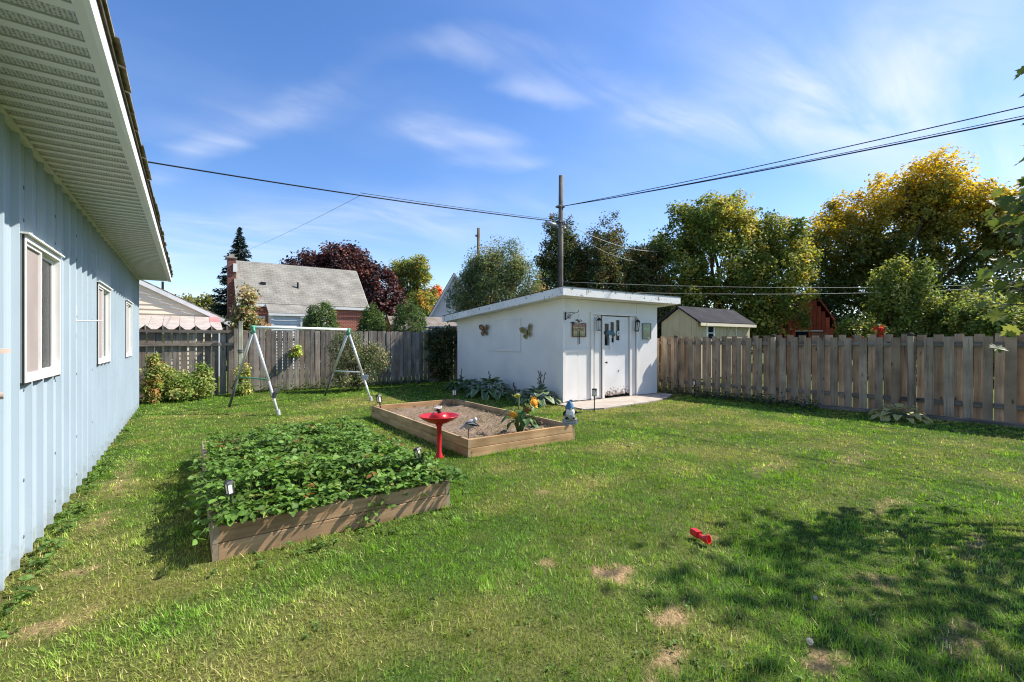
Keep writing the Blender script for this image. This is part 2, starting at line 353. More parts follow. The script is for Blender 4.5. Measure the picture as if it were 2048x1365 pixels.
# ------------------------------------------------------------------ mesh helpers
class MB:
    def __init__(s): s.v = []; s.f = []; s.uv = None

    def add(s, vs, fs):
        o = len(s.v); s.v += [tuple(p) for p in vs]; s.f += [tuple(i + o for i in f) for f in fs]; return s

    def box(s, x0, x1, y0, y1, z0, z1):
        return s.add([(x0, y0, z0), (x1, y0, z0), (x1, y1, z0), (x0, y1, z0), (x0, y0, z1), (x1, y0, z1), (x1, y1, z1), (x0, y1, z1)],
                     [(3, 2, 1, 0), (4, 5, 6, 7), (0, 1, 5, 4), (1, 2, 6, 5), (2, 3, 7, 6), (3, 0, 4, 7)])

    def cbox(s, x0, x1, y0, y1, z0, z1, c=0.004):
        """box with chamfered edges along its longest axis"""
        d = (x1 - x0, y1 - y0, z1 - z0); a = d.index(max(d))
        lo = (x0, y0, z0); hi = (x1, y1, z1); b, e = [(1, 2), (2, 0), (0, 1)][a]
        ring = [(lo[b] + c, lo[e]), (hi[b] - c, lo[e]), (hi[b], lo[e] + c), (hi[b], hi[e] - c), (hi[b] - c, hi[e]), (lo[b] + c, hi[e]), (lo[b], hi[e] - c), (lo[b], lo[e] + c)]
        vs = []
        for t in (lo[a], hi[a]):
            for p, q in ring:
                w = [0, 0, 0]; w[a] = t; w[b] = p; w[e] = q; vs.append(w)
        fs = [tuple(reversed(range(8))), tuple(range(8, 16))] + [(i, (i + 1) % 8, 8 + (i + 1) % 8, 8 + i) for i in range(8)]
        return s.add(vs, fs)

    def xf(s, M, start=0):
        for i in range(start, len(s.v)): s.v[i] = tuple(M @ Vector(s.v[i]))
        return s

    def tube(s, pts, rs, n=8, cap=True):
        pts = [Vector(p) for p in pts]
        if isinstance(rs, (int, float)): rs = [rs] * len(pts)
        o = len(s.v); prev = None
        for i, p in enumerate(pts):
            d = (pts[min(i + 1, len(pts) - 1)] - pts[max(i - 1, 0)]).normalized()
            if prev is None:
                u = d.orthogonal().normalized()
            else:
                u = (prev - d * prev.dot(d)).normalized()
            prev = u; w = d.cross(u)
            for k in range(n):
                a = 2 * math.pi * k / n
                s.v.append(tuple(p + (u * math.cos(a) + w * math.sin(a)) * rs[i]))
        for i in range(len(pts) - 1):
            for k in range(n):
                a, b = o + i * n + k, o + i * n + (k + 1) % n
                s.f.append((a, b, b + n, a + n))
        if cap:
            s.f.append(tuple(reversed(range(o, o + n)))); e = o + (len(pts) - 1) * n; s.f.append(tuple(range(e, e + n)))
        return s

    def lathe(s, prof, n=20, c=(0, 0, 0)):
        o = len(s.v)
        for r, z in prof:
            for k in range(n):
                a = 2 * math.pi * k / n; s.v.append((c[0] + r * math.cos(a), c[1] + r * math.sin(a), c[2] + z))
        for i in range(len(prof) - 1):
            for k in range(n):
                a, b = o + i * n + k, o + i * n + (k + 1) % n
                s.f.append((a, b, b + n, a + n))
        if prof[0][0] > 1e-5: s.f.append(tuple(reversed(range(o, o + n))))
        e = o + (len(prof) - 1) * n
        if prof[-1][0] > 1e-5: s.f.append(tuple(range(e, e + n)))
        return s

    def prism(s, pts, a0, a1, axis='y'):
        """closed outline extruded along an axis (outline in the other two, cyclic order kept)"""
        n = len(pts); vs = []
        for t in (a0, a1):
            for p, q in pts:
                vs.append({'x': (t, p, q), 'y': (p, t, q), 'z': (p, q, t)}[axis])
        return s.add(vs, [tuple(reversed(range(n))), tuple(range(n, 2 * n))] + [(i, (i + 1) % n, n + (i + 1) % n, n + i) for i in range(n)])

    def mesh(s, name, smooth=False):
        me = bpy.data.meshes.new(name); me.from_pydata(s.v, [], s.f); me.update()
        if smooth: me.polygons.foreach_set('use_smooth', [True] * len(me.polygons))
        return me


def obj(name, data, mat=None, parent=None, loc=None, rot=None, scale=None, smooth=False):
    if isinstance(data, MB): data = data.mesh(name, smooth)
    o = bpy.data.objects.new(name, data); COL.objects.link(o)
    if mat and not data.materials: data.materials.append(mat)
    if parent: o.parent = parent
    if loc is not None: o.location = loc
    if rot is not None: o.rotation_euler = rot
    if scale is not None: o.scale = scale if not isinstance(scale, (int, float)) else (scale,) * 3
    return o


def tag(o, label, cat, group=None, kind=None):
    o['label'] = label; o['category'] = cat
    if group: o['group'] = group
    if kind: o['kind'] = kind
    return o


def thing(name, label, cat, loc=(0, 0, 0), rotz=0, group=None):
    o = bpy.data.objects.new(name, None); COL.objects.link(o); o.empty_display_size = 0.2
    o.location = loc; o.rotation_euler = (0, 0, rotz)
    return tag(o, label, cat, group)


def np_mesh(name, V, F, col=None, smooth=False):
    """V (n,3), F (m,k) index array; col (n,3) per vertex"""
    me = bpy.data.meshes.new(name); V = np.ascontiguousarray(V, dtype=np.float32); F = np.ascontiguousarray(F, dtype=np.int32)
    m, k = F.shape
    me.vertices.add(len(V)); me.vertices.foreach_set('co', V.ravel())
    me.loops.add(m * k); me.loops.foreach_set('vertex_index', F.ravel())
    me.polygons.add(m); me.polygons.foreach_set('loop_start', np.arange(0, m * k, k, dtype=np.int32))
    if smooth: me.polygons.foreach_set('use_smooth', np.ones(m, dtype=bool))
    me.update(calc_edges=True)
    if col is not None:
        a = me.attributes.new('Col', 'FLOAT_COLOR', 'POINT')
        c = np.ones((len(V), 4), dtype=np.float32); c[:, :3] = col; a.data.foreach_set('color', c.ravel())
    return me


def unit(a): return a / (np.linalg.norm(a, axis=-1, keepdims=True) + 1e-9)


def leaves_mesh(name, P, N, Ln, Wd, col, D=None, fold=0.18, rng=RNG):
    """folded leaf blades: two triangles each"""
    n = len(P); N = unit(N)
    if D is None: D = rng.normal(size=(n, 3)) + np.array([0, 0, -0.25])
    D = unit(D - N * np.sum(D * N, 1, keepdims=True)); S = np.cross(D, N)
    Ln = np.broadcast_to(Ln, (n,))[:, None]; Wd = np.broadcast_to(Wd, (n,))[:, None]
    a = P - D * Ln * 0.5; t = P + D * Ln * 0.5 - N * Ln * 0.12
    l = P + S * Wd * 0.5 + N * Wd * fold - D * Ln * 0.06; r = P - S * Wd * 0.5 + N * Wd * fold - D * Ln * 0.06
    V = np.stack([a, r, t, l], 1).reshape(-1, 3)
    b = np.arange(n)[:, None] * 4
    F = np.concatenate([b + np.array([[0, 1, 2]]), b + np.array([[0, 2, 3]])], 1).reshape(-1, 3)
    return np_mesh(name, V, F, np.repeat(col, 4, axis=0))


def crown_points(lobes, nclump, per, sigma, rng, rmin=0.55, flat=1.0):
    L = np.array(lobes, float); w = (L[:, 3] * L[:, 4] + L[:, 3] * L[:, 5] + L[:, 4] * L[:, 5]); w /= w.sum()
    k = rng.choice(len(L), nclump, p=w); u = unit(rng.normal(size=(nclump, 3)))
    rad = rmin + (1 - rmin) * rng.random(nclump) ** 0.55
    C = L[k, :3] + u * L[k, 3:] * rad[:, None]
    cnt = rng.poisson(per, nclump); idx = np.repeat(np.arange(nclump), cnt)
    sg = sigma * (0.6 + 0.8 * rng.random(nclump))
    P = C[idx] + unit(rng.normal(size=(len(idx), 3))) * (rng.random(len(idx)) ** .45 * 1.75 * sg[idx])[:, None] * np.array([1, 1, flat])
    Nn = u[idx] * 0.55 + rng.normal(size=(len(idx), 3)) * 0.55 + np.array([0, 0, 0.55])
    return P, Nn, idx, C, u


def palette(idx, nclump, P, cols, wts, rng, jitter=0.22):
    cols = np.array(cols); k = rng.choice(len(cols), nclump, p=np.array(wts) / sum(wts))
    c = cols[k][idx]
    return np.clip(c * (1 + rng.normal(size=(len(idx), 1)) * jitter) * (1 + rng.normal(size=(len(idx), 3)) * 0.06), 0.004, 0.9)


def limbs(base, lobes, r0, rng, fork=0.35, n=6):
    mb = MB(); base = Vector(base)
    top = Vector(np.mean(np.array(lobes)[:, :3], axis=0)); f = base.lerp(top, fork); f.x = base.x * 0.7 + f.x * 0.3; f.y = base.y * 0.7 + f.y * 0.3
    mb.tube([base - Vector((0, 0, .15)), base + Vector((0, 0, .15 * (f.z - base.z))), base.lerp(f, 0.6) + Vector((rng.normal() * .05, rng.normal() * .05, 0)), f], [r0 * 1.35, r0 * 1.05, r0 * 0.9, r0 * 0.8], n + 2)
    for l in lobes:
        e = Vector(l[:3]); m = f.lerp(e, 0.5) + Vector((rng.normal() * .12, rng.normal() * .12, .1)) * (e - f).length * .5
        mb.tube([f, m, e], [r0 * .5, r0 * .32, r0 * .14], n)
        for _ in range(4):
            q = e + Vector(rng.normal(size=3).tolist()).normalized() * min(l[3:]) * .8
            mb.tube([m.lerp(e, .6), q], [r0 * .16, r0 * .04], 4)
    return mb


def tree(name, label, base, lobes, cols, wts, r0=0.15, nclump=400, per=40, sigma=0.3, leaf=(0.16, 0.09), seed=1, mat=None, rmin=0.55, colfn=None, group=None, cat='tree', fork=0.35, flat=1.0, fold=0.18):
    rng = np.random.default_rng(seed)
    if nclump > 250 and rmin < .7:
        lobes = list(lobes) + [tuple(np.array(l[:3]) + unit(rng.normal(size=3) + np.array([0, 0, .35])) * np.array(l[3:]) * rng.uniform(.82, 1.08)) + tuple(np.array(l[3:]) * rng.uniform(.22, .42)) for l in lobes for _ in range(5)]
    if nclump > 250: nclump = int(nclump * 1.45); leaf = (leaf[0] * .82, leaf[1] * .82)
    t = thing(name, label, cat, base, 0, group)
    obj('trunk', limbs((0, 0, 0), lobes[:14], r0, rng, fork), M_BARK, t, smooth=True)
    P, N, idx, C, u = crown_points(lobes, nclump, per, sigma, rng, rmin, flat)
    keep = P[:, 2] > 0.02; 
    col = palette(idx, nclump, P, cols, wts, rng) if colfn is None else colfn(P, idx, C, u, rng)
    P, N, col = P[keep], N[keep], col[keep] * 1.75
    s = 0.7 + 0.6 * rng.random(len(P))
    me = leaves_mesh('crown', P, N, leaf[0] * s, leaf[1] * s, col, rng=rng, fold=fold)
    obj('crown', me, mat or M_LEAF, t)
    return t


# ------------------------------------------------------------------ smooth value noise for the lawn
def vnoise(x, y, seed, n=256):
    g = np.random.default_rng(seed).random((n, n))
    xi = np.floor(x).astype(int); yi = np.floor(y).astype(int); fx = x - xi; fy = y - yi
    fx = fx * fx * (3 - 2 * fx); fy = fy * fy * (3 - 2 * fy)
    G = lambda a, b: g[a % n, b % n]
    return (G(xi, yi) * (1 - fx) + G(xi + 1, yi) * fx) * (1 - fy) + (G(xi, yi + 1) * (1 - fx) + G(xi + 1, yi + 1) * fx) * fy


def fbm(x, y, s, seed, oct=4):
    t = 0; a = 0.5; m = 0
    for i in range(oct):
        t = t + a * vnoise(x * s + i * 17.3, y * s - i * 9.1, seed + i); m += a; a *= 0.55; s *= 2.1
    return t / m


# bare and scorched spots: x, y, half sizes, strength
SPOTS = [(2.24, 2.00, .11, .16, 1), (2.13, 1.52, .12, .07, .85), (1.86, 1.34, .10, .05, .7), (1.98, 2.38, .06, .05, .7), (2.42, 0.89, .09, .06, .85),
         (1.66, 1.28, .12, .035, .7), (-0.62, 3.35, .22, .10, .6), (-0.55, 4.05, .14, .07, .55), (-0.62, 5.0, .14, .3, .4), (2.86, 3.5, .09, .06, .6), (3.24, 1.98, .12, .09, .5),
         (5.27, 1.40, .45, .08, .45), (4.75, .75, .30, .06, .5), (-0.6, 6.6, .14, .6, .4), (3.9, 4.9, .35, .08, .4), (3.5, 1.0, .14, .12, .4), (3.2, .55, .22, .08, .4), (6.8, 2.2, .5, .18, .35), (5.6, 2.6, .4, .14, .3)]


def dryness(x, y):
    """0 lush .. 1 straw"""
    d = 0.65 * fbm(x, y, 0.55, 5) + 0.35 * fbm(x, y, 2.3, 21)
    d = np.clip((d - 0.42) * 3.4, 0, 1) * 0.82
    # mower runs
    d = d + 0.10 * np.sin(y * 5.2 + x * 0.6 + 2 * fbm(x, y, 0.8, 77))
    # worn ground along the house and in the middle of the yard, lush by the back fence and the fence on the far side
    d = d + 0.16 * np.exp(-((x + 0.35) / 0.6) ** 2) + 0.12 * np.exp(-((x - 6.2) / 2.4) ** 2 - ((y - 5.0) / 2.6) ** 2) + 0.26 * np.exp(-((x - 2.5) / 1.6) ** 2 - ((y - 11.0) / 1.6) ** 2)
    d = d - 0.25 * np.exp(-((y - 14.2) / 1.2) ** 2) - 0.22 * np.exp(-((x - 10.6) / 1.2) ** 2)
    return np.clip(d, 0, 1)


def bare(x, y):
    b = np.zeros_like(x); w = 1.1 * (fbm(x, y, 7, 41) - 0.5) * 2 + .8 * (fbm(x, y, 26, 43, 2) - .5) * 2
    for sx, sy, rx, ry, k in SPOTS:
        r = np.sqrt(((x - sx) / rx) ** 2 + ((y - sy) / ry) ** 2) + w
        b = np.maximum(b, k * np.clip((1.2 - r) / 0.8, 0, 1))
    return b


def lawn_h(x, y): return 0.035 * (fbm(x, y, 0.7, 3, 3) - 0.5) + 0.012 * (fbm(x, y, 5, 9, 2) - 0.5)


def build_ground():
    g = obj('ground', MB().add([(-900, -900, -.06), (900, -900, -.06), (900, 900, -.06), (-900, 900, -.06)], [(0, 1, 2, 3)]), M_FAR)
    tag(g, 'wide green ground stretching beyond the garden fences', 'ground', kind='structure')
    xs = np.arange(-1.4, 12.4, 0.05); ys = np.arange(-2.5, 16.2, 0.05); X, Y = np.meshgrid(xs, ys, indexing='ij')
    Z = lawn_h(X, Y); d = dryness(X, Y)[..., None]; b = bare(X, Y)[..., None]
    green = np.array([.055, .088, .020]); dry = np.array([.165, .150, .050]); soil = np.array([.36, .24, .13])
    c = green * (1 - d) + dry * d; c = c * (1 - b) + soil * b
    nx, ny = X.shape; V = np.stack([X, Y, Z], -1).reshape(-1, 3)
    i = np.arange(nx * ny).reshape(nx, ny)
    F = np.stack([i[:-1, :-1], i[1:, :-1], i[1:, 1:], i[:-1, 1:]], -1).reshape(-1, 4)
    o = obj('lawn', np_mesh('lawn', V, F, c.reshape(-1, 3), True), M_LAWN)
    tag(o, 'patchy mown back lawn with worn straw coloured spots', 'lawn', kind='structure')


BEDS = [(0.10, 1.96, 3.66, 6.96), (2.90, 4.80, 5.06, 8.90)]
PAD = [(7.15, 8.05), (6.95, 7.15), (7.5, 6.85), (10.5, 7.25), (11.0, 8.05)]


def free(x, y):
    k = (x > -0.90)
    for a, b, c, d in BEDS: k &= ~((x > a) & (x < b) & (y > c) & (y < d))
    k &= ~((x > 7.2) & (x < 10.85) & (y > 8.05) & (y < 13.4))
    k &= ~((x > 7.1) & (x < 10.8) & (y > 7.0 + 0.35 * np.clip((x - 9.5), 0, 1)) & (y < 8.2))
    return k


def build_grass():
    rng = np.random.default_rng(5)
    # tufts first, then the blades of each tuft share its lean, length and tone
    m = 430000
    x = rng.uniform(-0.92, 12.1, m); y = rng.uniform(-1.6, 15.9, m)
    d = np.hypot(x, y); dens = np.minimum(1, (3.0 / np.maximum(d, .5)) ** 1.3)
    dens = np.where(.579 * x + .815 * y < 1.2, dens * 0.25, dens)
    br = bare(x, y)
    k = (rng.random(m) < dens * (1 - 0.85 * br)) & free(x, y); x, y, br = x[k], y[k], br[k]; m = len(x)
    dr = dryness(x, y); tall = np.clip((fbm(x, y, 3.4, 61) - 0.45) * 4.5, 0, 1) * (1 - dr * .6)
    coarse = rng.random(m) < .045 * (1 - dr)
    th = (0.018 + 0.013 * rng.random(m) + 0.017 * tall + .012 * coarse) * (1 - 0.35 * br)
    edge = np.exp(-((x + 0.9) / .06) ** 2)
    for a, b, c, e in BEDS:
        dx = np.maximum(np.maximum(a - x, x - b), 0); dy = np.maximum(np.maximum(c - y, y - e), 0); edge = np.maximum(edge, np.exp(-(np.hypot(dx, dy) / .05) ** 2))
    th = th * (1 + 0.7 * edge)
    taz = rng.uniform(0, 2 * np.pi, m) * .6 + 6 * fbm(x, y, 1.1, 15, 2); tone = np.clip(1 + rng.normal(0, .20, m), .5, 1.6) * (1 + .25 * coarse)
    per = np.where(coarse, 9, 5); i = np.repeat(np.arange(m), per); n = len(i)
    x, y = x[i] + rng.normal(0, .014, n), y[i] + rng.normal(0, .014, n); d = np.hypot(x, y); br = br[i]; dr = dr[i]
    h = th[i] * rng.uniform(.55, 1.25, n)
    w = (0.0028 + 0.0020 * rng.random(n) + .0012 * coarse[i]) * (1 + np.maximum(d - 2, 0) / 4.4)
    az = taz[i] + rng.normal(0, .8, n); lean = np.abs(rng.normal(0.55, 0.40, n)).clip(0, 1.35)
    z = lawn_h(x, y) - 0.003
    tip = np.stack([x + np.cos(az) * np.sin(lean) * h * 1.2, y + np.sin(az) * np.sin(lean) * h * 1.2, z + np.cos(lean) * h + 0.004], 1)
    b2 = az + np.pi / 2 + rng.normal(0, .5, n); ox, oy = np.cos(b2) * w / 2, np.sin(b2) * w / 2
    A = np.stack([x - ox, y - oy, z], 1); B = np.stack([x + ox, y + oy, z], 1)
    V = np.stack([A, B, tip], 1).reshape(-1, 3); F = np.arange(3 * n).reshape(n, 3)
    g1 = np.array([.064, .152, .016]); g2 = np.array([.140, .235, .034]); ol = np.array([.240, .242, .064]); st = np.array([.44, .36, .18])
    q = np.clip(.5 * rng.random(n) + .5 * rng.random(m)[i], 0, 1)[:, None]; c = g1 * (1 - q) + g2 * q
    dd = np.clip(dr + rng.normal(0, .18, n), 0, 1)[:, None]; c = c * (1 - dd) + ol * dd
    s = ((rng.random(n) < (0.015 + 0.13 * dr + 0.80 * br))[:, None]); c = np.where(s, st * (0.7 + 0.5 * rng.random((n, 1))), c)
    c = 1.52 * c * tone[i][:, None] * (0.40 + 0.65 * fbm(x, y, 1.3, 88)[:, None] + .65 * fbm(x, y, 6.5, 89, 3)[:, None])
    o = obj('grass', np_mesh('grass', V, F, np.repeat(c, 3, axis=0)), M_GRASS)
    tag(o, 'short mown grass blades covering the whole back lawn', 'grass', kind='stuff')
    # low broadleaf weeds: plantain and clover rosettes, thick along the foot of the house
    P = []; Ls = []; D = []; C = []
    spots = [(rng.uniform(-.86, -.74), rng.uniform(2.4, 12.5), 1.25) for _ in range(120)] + [(rng.uniform(-.8, 9), rng.uniform(.8, 10), .55) for _ in range(800)] + [(rng.uniform(.0, 2.0), rng.uniform(3.3, 3.66), 1.0) for _ in range(26)] + [(rng.uniform(1.2, 2.2), rng.uniform(1.05, 1.5), .55) for _ in range(25)]
    for sx, sy, k in spots:
        if not free(np.array([sx]), np.array([sy]))[0]: continue
        tone = rng.random()
        for i in range(rng.integers(4, 10)):
            a = rng.uniform(0, 6.28); r = rng.uniform(.008, .035) * k
            P.append((sx + math.cos(a) * r, sy + math.sin(a) * r, lawn_h(np.array(sx), np.array(sy)) + rng.uniform(.018, .045) * k)); D.append((math.cos(a), math.sin(a), .25))
            Ls.append(rng.uniform(.022, .05) * k); C.append(np.array([.095, .165, .035]) * (0.7 + .7 * tone) * rng.uniform(.8, 1.2))
    P = np.array(P); Ls = np.array(Ls)
    N = np.array([0, 0, 1.]) + rng.normal(size=P.shape) * .3
    o = obj('weeds', leaves_mesh('weeds', P, N, Ls, Ls * .62, np.array(C), np.array(D)), M_GRASS)
    tag(o, 'small broadleaf weeds dotted through the grass', 'weeds', kind='stuff')


build_ground()
build_grass()


# ------------------------------------------------------------------ the blue house on the left
def build_house():
    XW = -0.92; Y0, Y1 = -4.0, 12.96; ZS = 2.87; XE = -0.34
    t = thing('blue_house', 'long low house with ribbed pale blue metal siding and wide vented eaves', 'house', (XW, Y0, 0))
    L = Y1 - Y0
    wins = [(4.36 - Y0, 5.36 - Y0), (7.38 - Y0, 8.40 - Y0), (10.38 - Y0, 11.37 - Y0)]; WZ0, WZ1 = 1.25, 2.18
    # ribbed panels; ribs every 0.3 m
    pw = 0.9; np_ = int(math.ceil(L / pw)); off = 0.10
    y = off - pw
    def prof(yy):
        q = (yy - off) % 0.30
        for a, b, za, zb in ((0, .012, 0, .032), (.012, .034, .032, .032), (.034, .046, .032, 0), (.046, .14, 0, 0), (.14, .146, 0, .004), (.146, .156, .004, .004), (.156, .162, .004, 0), (.162, .228, 0, 0), (.228, .234, 0, .004), (.234, .244, .004, .004), (.244, .25, .004, 0), (.25, .3001, 0, 0)):
            if a - 1e-6 <= q <= b: return za + (zb - za) * (q - a) / (b - a)
        return 0
    marks = [0, .012, .034, .046, .14, .146, .156, .162, .228, .234, .244, .25]
    while y < L - 0.01:
        a, b = max(0, y), min(L, y + pw)
        ys = {a, b}
        k0 = int(math.floor((a - off) / .3)) - 1
        for k in range(k0, k0 + 6):
            for m_ in marks:
                v = off + k * .3 + m_
                if a < v < b: ys.add(round(v, 5))
        for w0, w1 in wins:
            for v in (w0, w1):
                if a < v < b: ys.add(v)
        ys = sorted(ys); mb = MB(); sc = MB()
        for p, q in zip(ys[:-1], ys[1:]):
            mid = (p + q) / 2
            spans = [(0.035, ZS)]
            if any(w0 < mid < w1 for w0, w1 in wins): spans = [(0.035, WZ0), (WZ1, ZS)]
            xp, xq = prof(p + 1e-4), prof(q - 1e-4)
            for z0, z1 in spans:
                mb.add([(xp, p, z0), (xq, q, z0), (xq, q, z1), (xp, p, z1)], [(0, 1, 2, 3)])
        pan = obj('cladding_panel', mb, M_BLUE, t)
        for k in range(k0, k0 + 6):
            for dy in (.06, .25):
                v = off + k * .3 + dy
                if not a + .005 < v < b - .005: continue
                for zz in (0.16, 0.55, 1.17, 1.75, 2.32, 2.55):
                    if (dy > .1 and (k % 3)): continue
                    if any(w0 - .03 < v < w1 + .03 for w0, w1 in wins) and WZ0 - .03 < zz < WZ1 + .03: continue
                    jz = zz + random.uniform(-.008, .008)
                    sc.lathe([(.015, 0), (.015, .003), (.010, .008), (0, .009)], 6)
                    st = len(sc.v) - 24
                    sc.xf(Matrix.Translation((prof(v), v, jz)) @ Matrix.Rotation(R(90), 4, 'Y'), st)
        if sc.v:
            s_ = obj('screws', sc, M_SCREW, pan); s_['kind'] = 'stuff'
        y += pw
    # windows
    for i, (w0, w1) in enumerate(wins):
        w = obj('window', MB().box(-.05, .035, w0 - .012, w0 + .018, WZ0 - .03, WZ1 + .03).box(-.05, .035, w1 - .018, w1 + .012, WZ0 - .03, WZ1 + .03).box(-.05, .035, w0 + .018, w1 - .018, WZ0 - .03, WZ0 + .006).box(-.05, .035, w0 + .018, w1 - .018, WZ1 - .006, WZ1 + .03), M_TRIMW, t)
        obj('flashing', MB().box(.001, .058, w0 - .035, w1 + .035, WZ1 + .032, WZ1 + .044), M_TRIMW, w)
        obj('seal', MB().box(.0205, .030, w0 - .024, w0 - .0125, WZ0 - .045, WZ1 + .03).box(.0205, .030, w0 - .0125, w1 + .012, WZ0 - .045, WZ0 - .031), M_RUBBER, w)
        mid = w0 + (w1 - w0) * .46
        a, b, c, d = w0 + .019, w1 - .019, WZ0 + .007, WZ1 - .007
        obj('sash', MB().box(.0, .022, a, a + .02, c, d).box(.0, .022, mid - .016, mid + .016, c, d).box(.0, .022, a + .02, mid - .016, c, c + .022).box(.0, .022, a + .02, mid - .016, d - .022, d), M_TRIMW, w)
        obj('sash', MB().box(-.03, -.008, b - .03, b, c, d).box(-.03, -.008, mid + .021, b - .03, c, c + .03).box(-.03, -.008, mid + .021, b - .03, d - .03, d), M_TRIMW, w)
        obj('screen', MB().box(.006, .008, a + .02, mid - .016, c + .022, d - .022), M_SCREEN, w)
        obj('pane', MB().box(-.022, -.016, mid + .021, b - .03, c + .03, d - .03), M_GLASS, w)
        cu = MB(); n = 24
        for j in range(n):
            y0_ = w0 + (w1 - w0) * j / n; y1_ = w0 + (w1 - w0) * (j + 1) / n
            f = lambda q: -.13 + .02 * math.sin(q * 42)
            if j > 15 and i == 0: continue
            cu.add([(f(y0_), y0_, WZ0 - .1), (f(y1_), y1_, WZ0 - .1), (f(y1_), y1_, WZ1 + .1), (f(y0_), y0_, WZ1 + .1)], [(0, 1, 2, 3)])
        obj('curtain', cu, M_CURT, w)
    # inside and the unseen sides
    obj('dark_backing', MB().box(-3.2, -3.1, .1, L - .1, 0, ZS), M_DARK, t)  # added sheet; the room's darkness is put into its colour
    obj('end_wall', MB().box(-9, -.004, L - .06, L, .03, ZS), M_BLUE, t)
    obj('end_wall', MB().box(-9, -.004, 0, .06, .03, ZS), M_BLUE, t)
    obj('back_wall', MB().box(-9.06, -9, 0, L, .03, ZS), M_BLUE, t)
    # eave: soffit panels with vented strips
    ex = XE - XW; y = 0; k = 0; pw = .29
    pan = MB().box(.012, ex - .012, .002, .052, ZS - .012, ZS).box(.012, ex - .012, .052, .142, ZS - .002, ZS).box(.012, ex - .012, .142, .197, ZS - .012, ZS).box(.012, ex - .012, .197, .288, ZS - .002, ZS)
    vs1 = MB().box(.02, ex - .02, .056, .138, ZS - .006, ZS - .003).mesh('vent'); vs2 = MB().box(.02, ex - .02, .201, .284, ZS - .006, ZS - .003).mesh('vent')
    pm = pan.mesh('soffit_panel')
    while y < L - pw:
        o = obj('soffit_panel', pm, M_SOFFIT, t, (0, y, 0)); obj('vent_strip', vs1, M_VENT, o); obj('vent_strip', vs2, M_VENT, o)
        y += pw
    obj('soffit_trim', MB().box(.001, .042, 0, L, ZS - .035, ZS - .0125), M_SOFFIT, t)
    obj('soffit_trim', MB().box(ex - .04, ex, 0, L, ZS - .022, ZS - .0125), M_SOFFIT, t)
    obj('soffit_end', MB().box(.02, ex, L - .26, L - .01, ZS - .016, ZS - .0128), M_SOFFIT, t)
    obj('fascia', MB().box(ex, ex + .022, -.02, L + .02, ZS - .028, ZS + .10), M_TRIMW, t)
    obj('drip_edge', MB().box(ex + .0225, ex + .034, -.02, L + .02, ZS + .075, ZS + .102), M_MOSSW, t)
    # roof slope and its edge shingles
    sl = 0.30; RX = 8.9
    rf = MB().prism([(ex + .03, ZS + .103), (ex + .03, ZS + .115), (ex - RX / 2, ZS + .115 + sl * RX / 2), (ex - RX - .5, ZS + .115), (ex - RX - .5, ZS + .103), (ex - RX / 2, ZS + .10 + sl * RX / 2)], -.03, L + .03, 'y')
    obj('roof', rf, M_MOSS, t)
    y = -.02
    while y < L:
        w = random.uniform(.28, .32); o_ = random.uniform(.012, .034); th = random.uniform(.006, .011)
        mb = MB().prism([(ex - .22, ZS + .118 + .25 * sl), (ex + .03 + o_, ZS + .117 + random.uniform(-.006, .004)), (ex + .03 + o_, ZS + .117 + th), (ex - .22, ZS + .118 + .25 * sl + th)], y + .004, y + w - .004, 'y')
        obj('shingle', mb, M_MOSS, t)
        mb = MB().prism([(ex - .3, ZS + .133 + .33 * sl), (ex - .01 + o_ * .7, ZS + .135), (ex - .01 + o_ * .7, ZS + .135 + th * 1.3), (ex - .3, ZS + .133 + .33 * sl + th)], y + .15, y + w + .14, 'y')
        obj('shingle', mb, M_MOSS, t)
        y += w
    # mast where the service cable lands
    obj('service_mast', MB().tube([(-4.1, L + .4 - .0, 3.9), (-4.1, L + .4, 5.55), (-4.0, L + .4, 5.68), (-3.9, L + .4, 5.6)], .03, 8), M_ALU, t)
    obj('mast_bracket', MB().box(-4.14, -4.06, L - .1, L + .4, 3.95, 3.99), M_ALU, t)
    obj('foundation', MB().box(-8.9, -.03, .03, L - .03, -.06, .034), M_CONC, t)
    # white line bracket on the wall and the wooden shelf at the very edge of the view
    b = thing('wall_bracket', 'thin white rod bracket sticking out of the blue wall between windows', 'bracket', (XW + .004, 6.19, 1.70))
    obj('plate', MB().box(0, .006, -.012, .012, -.02, .16), M_TRIMW, b)
    obj('rod', MB().tube([(.006, 0, 0), (.10, 0, .003), (.205, 0, .008)], .006, 8), M_TRIMW, b)
    sh = thing('wall_shelf', 'end of a weathered wooden shelf on the blue wall at the picture edge', 'shelf', (XW + .034, 2.92, 1.44))
    obj('board', MB().add([(0, 0, 0), (.16, 0, 0), (.16, .40, 0), (.05, .46, 0), (0, .46, 0), (0, 0, .022), (.16, 0, .022), (.16, .40, .022), (.05, .46, .022), (0, .46, .022)], [(4, 3, 2, 1, 0), (5, 6, 7, 8, 9), (0, 1, 6, 5), (1, 2, 7, 6), (2, 3, 8, 7), (3, 4, 9, 8), (4, 0, 5, 9)]), M_ORP, sh)
    obj('brace', MB().tube([(0, .1, -.2), (.14, .1, -.004)], .014, 6), M_ORP, sh)
    obj('peg', MB().tube([(0, .67, -.24), (.07, .68, -.235)], [.016, .019], 10), M_ORP, sh)


M_ORP = wood('pinkish_board', (0.46, 0.37, 0.31), (0.58, 0.49, 0.43), (0.33, 0.25, 0.2), 1, 0.1)


